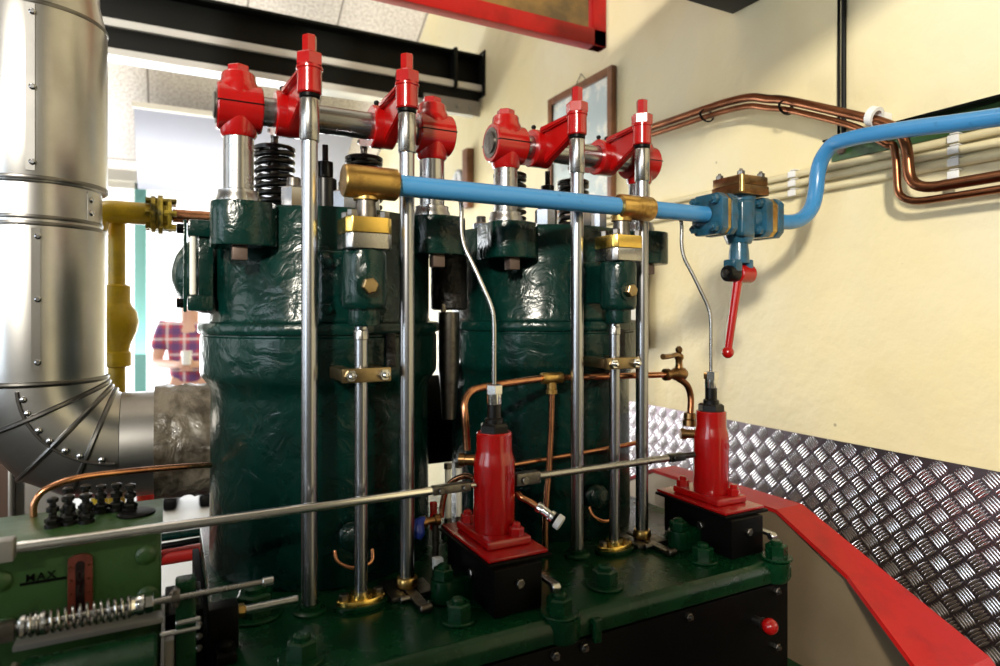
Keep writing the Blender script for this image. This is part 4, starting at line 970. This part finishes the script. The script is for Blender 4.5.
for k in range(6):
    a = k * PI / 3
    MB().hex((-.058, 2.25 + .045 * math.cos(a), 1.7515 + .045 * math.sin(a)), (1, 0, 0), .010, .085).build('flange_bolt', M['ochre'], fl)
MB().cyl((.016, 2.25, 1.7515), (.30, 2.25, 1.7515), .021, seg=24).build('copper_tail', M['copper'], t)

# pipes low behind the engine bed
for (z, y, m, r, lab) in ((.722, 2.15, 'redpipe', .024, 'red pipe low behind the left end of the engine bed'), (.79, 2.12, 'green', .012, 'thin green pipe just above the low red pipe')):
    o = MB().cyl((-.35, y, z), (1.0, y, z), r, seg=20).build('floor_pipe', M[m]); tag(o, lab, 'pipe')
t = thing('floor_hose', (-.1, 2.1, .6), 'dark hose looping over the low red pipe', 'hose')
MB().tube([(-.06, 2.09, .60), (-.055, 2.09, .70), (-.03, 2.09, .765), (.03, 2.085, .775), (.12, 2.085, .778)], .009, 12, 5).build('tube', M['black'], t)
for (x, y, r, m, lab, cat) in ((-.075, 3.0, .035, 'redpipe', 'red vertical post in the bright background under the elbow', 'post'), (-.21, 2.9, .05, 'yellow', 'yellow vertical post in the bright background under the elbow', 'post')):
    o = MB().cyl((x, y, 0), (x, y, 1.02), r, seg=20).build('barrier_post', M[m]); tag(o, lab, cat)

# ------------------------------------------------------------------ visitor in a plaid shirt
def skinned(name, nodes, edges, m, parent, root=0, sub=2):
    me = bpy.data.meshes.new(name)
    keys = list(nodes); idx = {k: i for i, k in enumerate(keys)}
    off = LOC[parent.name]
    me.from_pydata([V(nodes[k][0]) for k in keys], [(idx[a], idx[b_]) for a, b_ in edges], [])
    me.materials.append(m)
    o = bpy.data.objects.new(name, me); COL.objects.link(o); o.parent = parent
    sm = o.modifiers.new('skin', 'SKIN'); sm.use_smooth_shade = True
    if not me.skin_vertices: me.skin_vertices.new()
    for i, k in enumerate(keys):
        rr = nodes[k][1]; rr = rr if isinstance(rr, tuple) else (rr, rr)
        me.skin_vertices[0].data[i].radius = rr
        me.skin_vertices[0].data[i].use_root = (i == root)
    ss = o.modifiers.new('sub', 'SUBSURF'); ss.levels = sub; ss.render_levels = sub
    return o
PP = (.16, 5.45, 0)
t = thing('person', PP, 'person in a red and blue plaid short-sleeved shirt behind the left cylinder, hands together', 'person')
t.rotation_euler = (0, 0, math.radians(-6)); t.scale = (.97, .97, .97)
# local axes: x to the picture's right, -y towards the camera
B = {'pel': ((0, 0, .92), (.15, .11)), 'wai': ((0, 0, 1.06), (.135, .10)), 'che': ((0, 0, 1.26), (.155, .105)), 'nek': ((0, -.01, 1.42), .055), 'hdb': ((0, -.02, 1.50), .075), 'hdt': ((0, -.025, 1.62), (.078, .092)), 'crn': ((0, -.01, 1.70), .05)}
E = [('pel', 'wai'), ('wai', 'che'), ('che', 'nek'), ('nek', 'hdb'), ('hdb', 'hdt'), ('hdt', 'crn')]
for s_, n in ((-1, 'l'), (1, 'r')):
    B.update({n + 'sh': ((s_ * .185, 0, 1.375), .062), n + 'el': ((s_ * .235, -.03, 1.10), .044), n + 'wr': ((s_ * .07, -.27, 1.10), .030), n + 'pa': ((s_ * .018, -.33, 1.105), (.022, .038)),
              n + 'hi': ((s_ * .10, 0, .86), .085), n + 'kn': ((s_ * .11, -.01, .48), .058), n + 'an': ((s_ * .115, .02, .09), .040), n + 'to': ((s_ * .13, -.16, .035), .034)})
    E += [('che', n + 'sh'), (n + 'sh', n + 'el'), (n + 'el', n + 'wr'), (n + 'wr', n + 'pa'), ('pel', n + 'hi'), (n + 'hi', n + 'kn'), (n + 'kn', n + 'an'), (n + 'an', n + 'to')]
    for k in range(4):
        f0 = (s_ * .004 + s_ * .0, -.355, 1.135 - k * .021); f1 = (-s_ * .022, -.372 + k * .002, 1.132 - k * .022); f2 = (-s_ * .040, -.350 + k * .003, 1.128 - k * .022)
        B.update({n + 'f%da' % k: (f0, .0095), n + 'f%db' % k: (f1, .0088), n + 'f%dc' % k: (f2, .008)})
        E += [(n + 'pa', n + 'f%da' % k), (n + 'f%da' % k, n + 'f%db' % k), (n + 'f%db' % k, n + 'f%dc' % k)]
    B.update({n + 'ta': ((s_ * .03, -.325, 1.150), .011), n + 'tb': ((s_ * .012, -.345, 1.172), .009)}); E += [(n + 'pa', n + 'ta'), (n + 'ta', n + 'tb')]
skinned('body', B, E, M['skin'], t)
Sh = {'a': ((0, 0, .90), (.165, .125)), 'b': ((0, 0, 1.06), (.160, .122)), 'c': ((0, 0, 1.27), (.175, .125)), 'd': ((0, -.005, 1.40), (.085, .075))}
Es = [('a', 'b'), ('b', 'c'), ('c', 'd')]
for s_, n in ((-1, 'l'), (1, 'r')):
    Sh.update({n + 's': ((s_ * .188, 0, 1.372), .078), n + 'u': ((s_ * .225, -.018, 1.18), .066)}); Es += [('c', n + 's'), (n + 's', n + 'u')]
skinned('plaid_shirt', Sh, Es, M['plaid'], t)
Tr = {'a': ((0, 0, .90), (.16, .12)), 'lh': ((-.10, 0, .84), .098), 'lk': ((-.11, -.01, .48), .075), 'la': ((-.115, .02, .10), .062), 'rh': ((.10, 0, .84), .098), 'rk': ((.11, -.01, .48), .075), 'ra': ((.115, .02, .10), .062)}
skinned('trousers', Tr, [('a', 'lh'), ('lh', 'lk'), ('lk', 'la'), ('a', 'rh'), ('rh', 'rk'), ('rk', 'ra')], M['denim'], t)
for s_ in (-1, 1):
    pass
def local(mb, name, m):
    for v in mb.bm.verts: v.co += LOC[t.name]
    return mb.build(name, m, t)
for s_ in (-1, 1): local(MB().box(s_ * .125 - .05, s_ * .125 + .05, -.24, .07, 0.001, .10, .03, 3), 'shoe', M['black'])
local(MB().ball((0, .005, 1.655), .098, 24, (.92, 1.05, .85)), 'hair', M['hair'])
local(MB().ball((0, -.125, 1.575), .016, 12, (.8, 1.2, 1.5)), 'nose', M['skin'])
for s_ in (-1, 1):
    local(MB().ball((s_ * .033, -.108, 1.605), .011, 12), 'eye', M['white_plastic'])
    local(MB().ball((s_ * .086, -.01, 1.59), .026, 12, (.45, .8, 1.2)), 'ear', M['skin'])
local(MB().ball((0, -.112, 1.530), .022, 12, (1.2, .4, .3)), 'mouth', M['redpipe'])
t = thing('paper_cup', (PP[0], PP[1] - .36, 1.06), 'white paper cup held by the person in plaid', 'cup')
MB().lathe((PP[0] - .035, PP[1] - .365, 1.075), (0, 0, 1), [(.026, 0), (.034, .09), (.037, .092), (.037, .097), (.032, .097)], 24).build('cup_wall', M['white_plastic'], t)

# ------------------------------------------------------------------ light
W = bpy.data.worlds.new('daylight'); S.world = W; W.use_nodes = True
W.node_tree.nodes['Background'].inputs['Color'].default_value = (.93, .97, 1, 1)
W.node_tree.nodes['Background'].inputs['Strength'].default_value = 3.0
def area(name, loc, target, sx, sy, power, col):
    l = bpy.data.lights.new(name, 'AREA'); l.shape = 'RECTANGLE'; l.size = sx; l.size_y = sy; l.energy = power; l.color = col
    o = bpy.data.objects.new(name, l); COL.objects.link(o); o.location = loc
    o.rotation_euler = (V(target) - V(loc)).to_track_quat('-Z', 'Y').to_euler(); return o
area('lamp_key', (-2.6, -3.0, 3.55), (1.7, 1.3, 1.7), .45, .45, 440, (1, .93, .80))
area('daylight_left_window', (-4.0, -.5, 2.0), (0, 1.4, 1.3), 2.1, 2.0, 42, (.70, .85, 1))
area('daylight_back_window', (-.1, YB - .05, 1.4), (.3, 2, 1.0), 3.0, 2.0, 60, (.95, .98, 1))
area('roof_uplight_fill', (-.1, YB - .1, 1.0), (0, 4.2, 3.6), 2.8, .6, 85, (1, .98, .95))  # upward fill added inside the back window to brighten the roof boards
area('roof_light', (-1.2, 2.4, 4.6), (.5, 2.0, 1.2), 1.6, .6, 22, (1, .95, .86))

S.view_settings.view_transform = 'Standard'; S.view_settings.look = 'None'
S.view_settings.exposure = 0.0; S.view_settings.gamma = 1.0; S.view_settings.use_curve_mapping = False
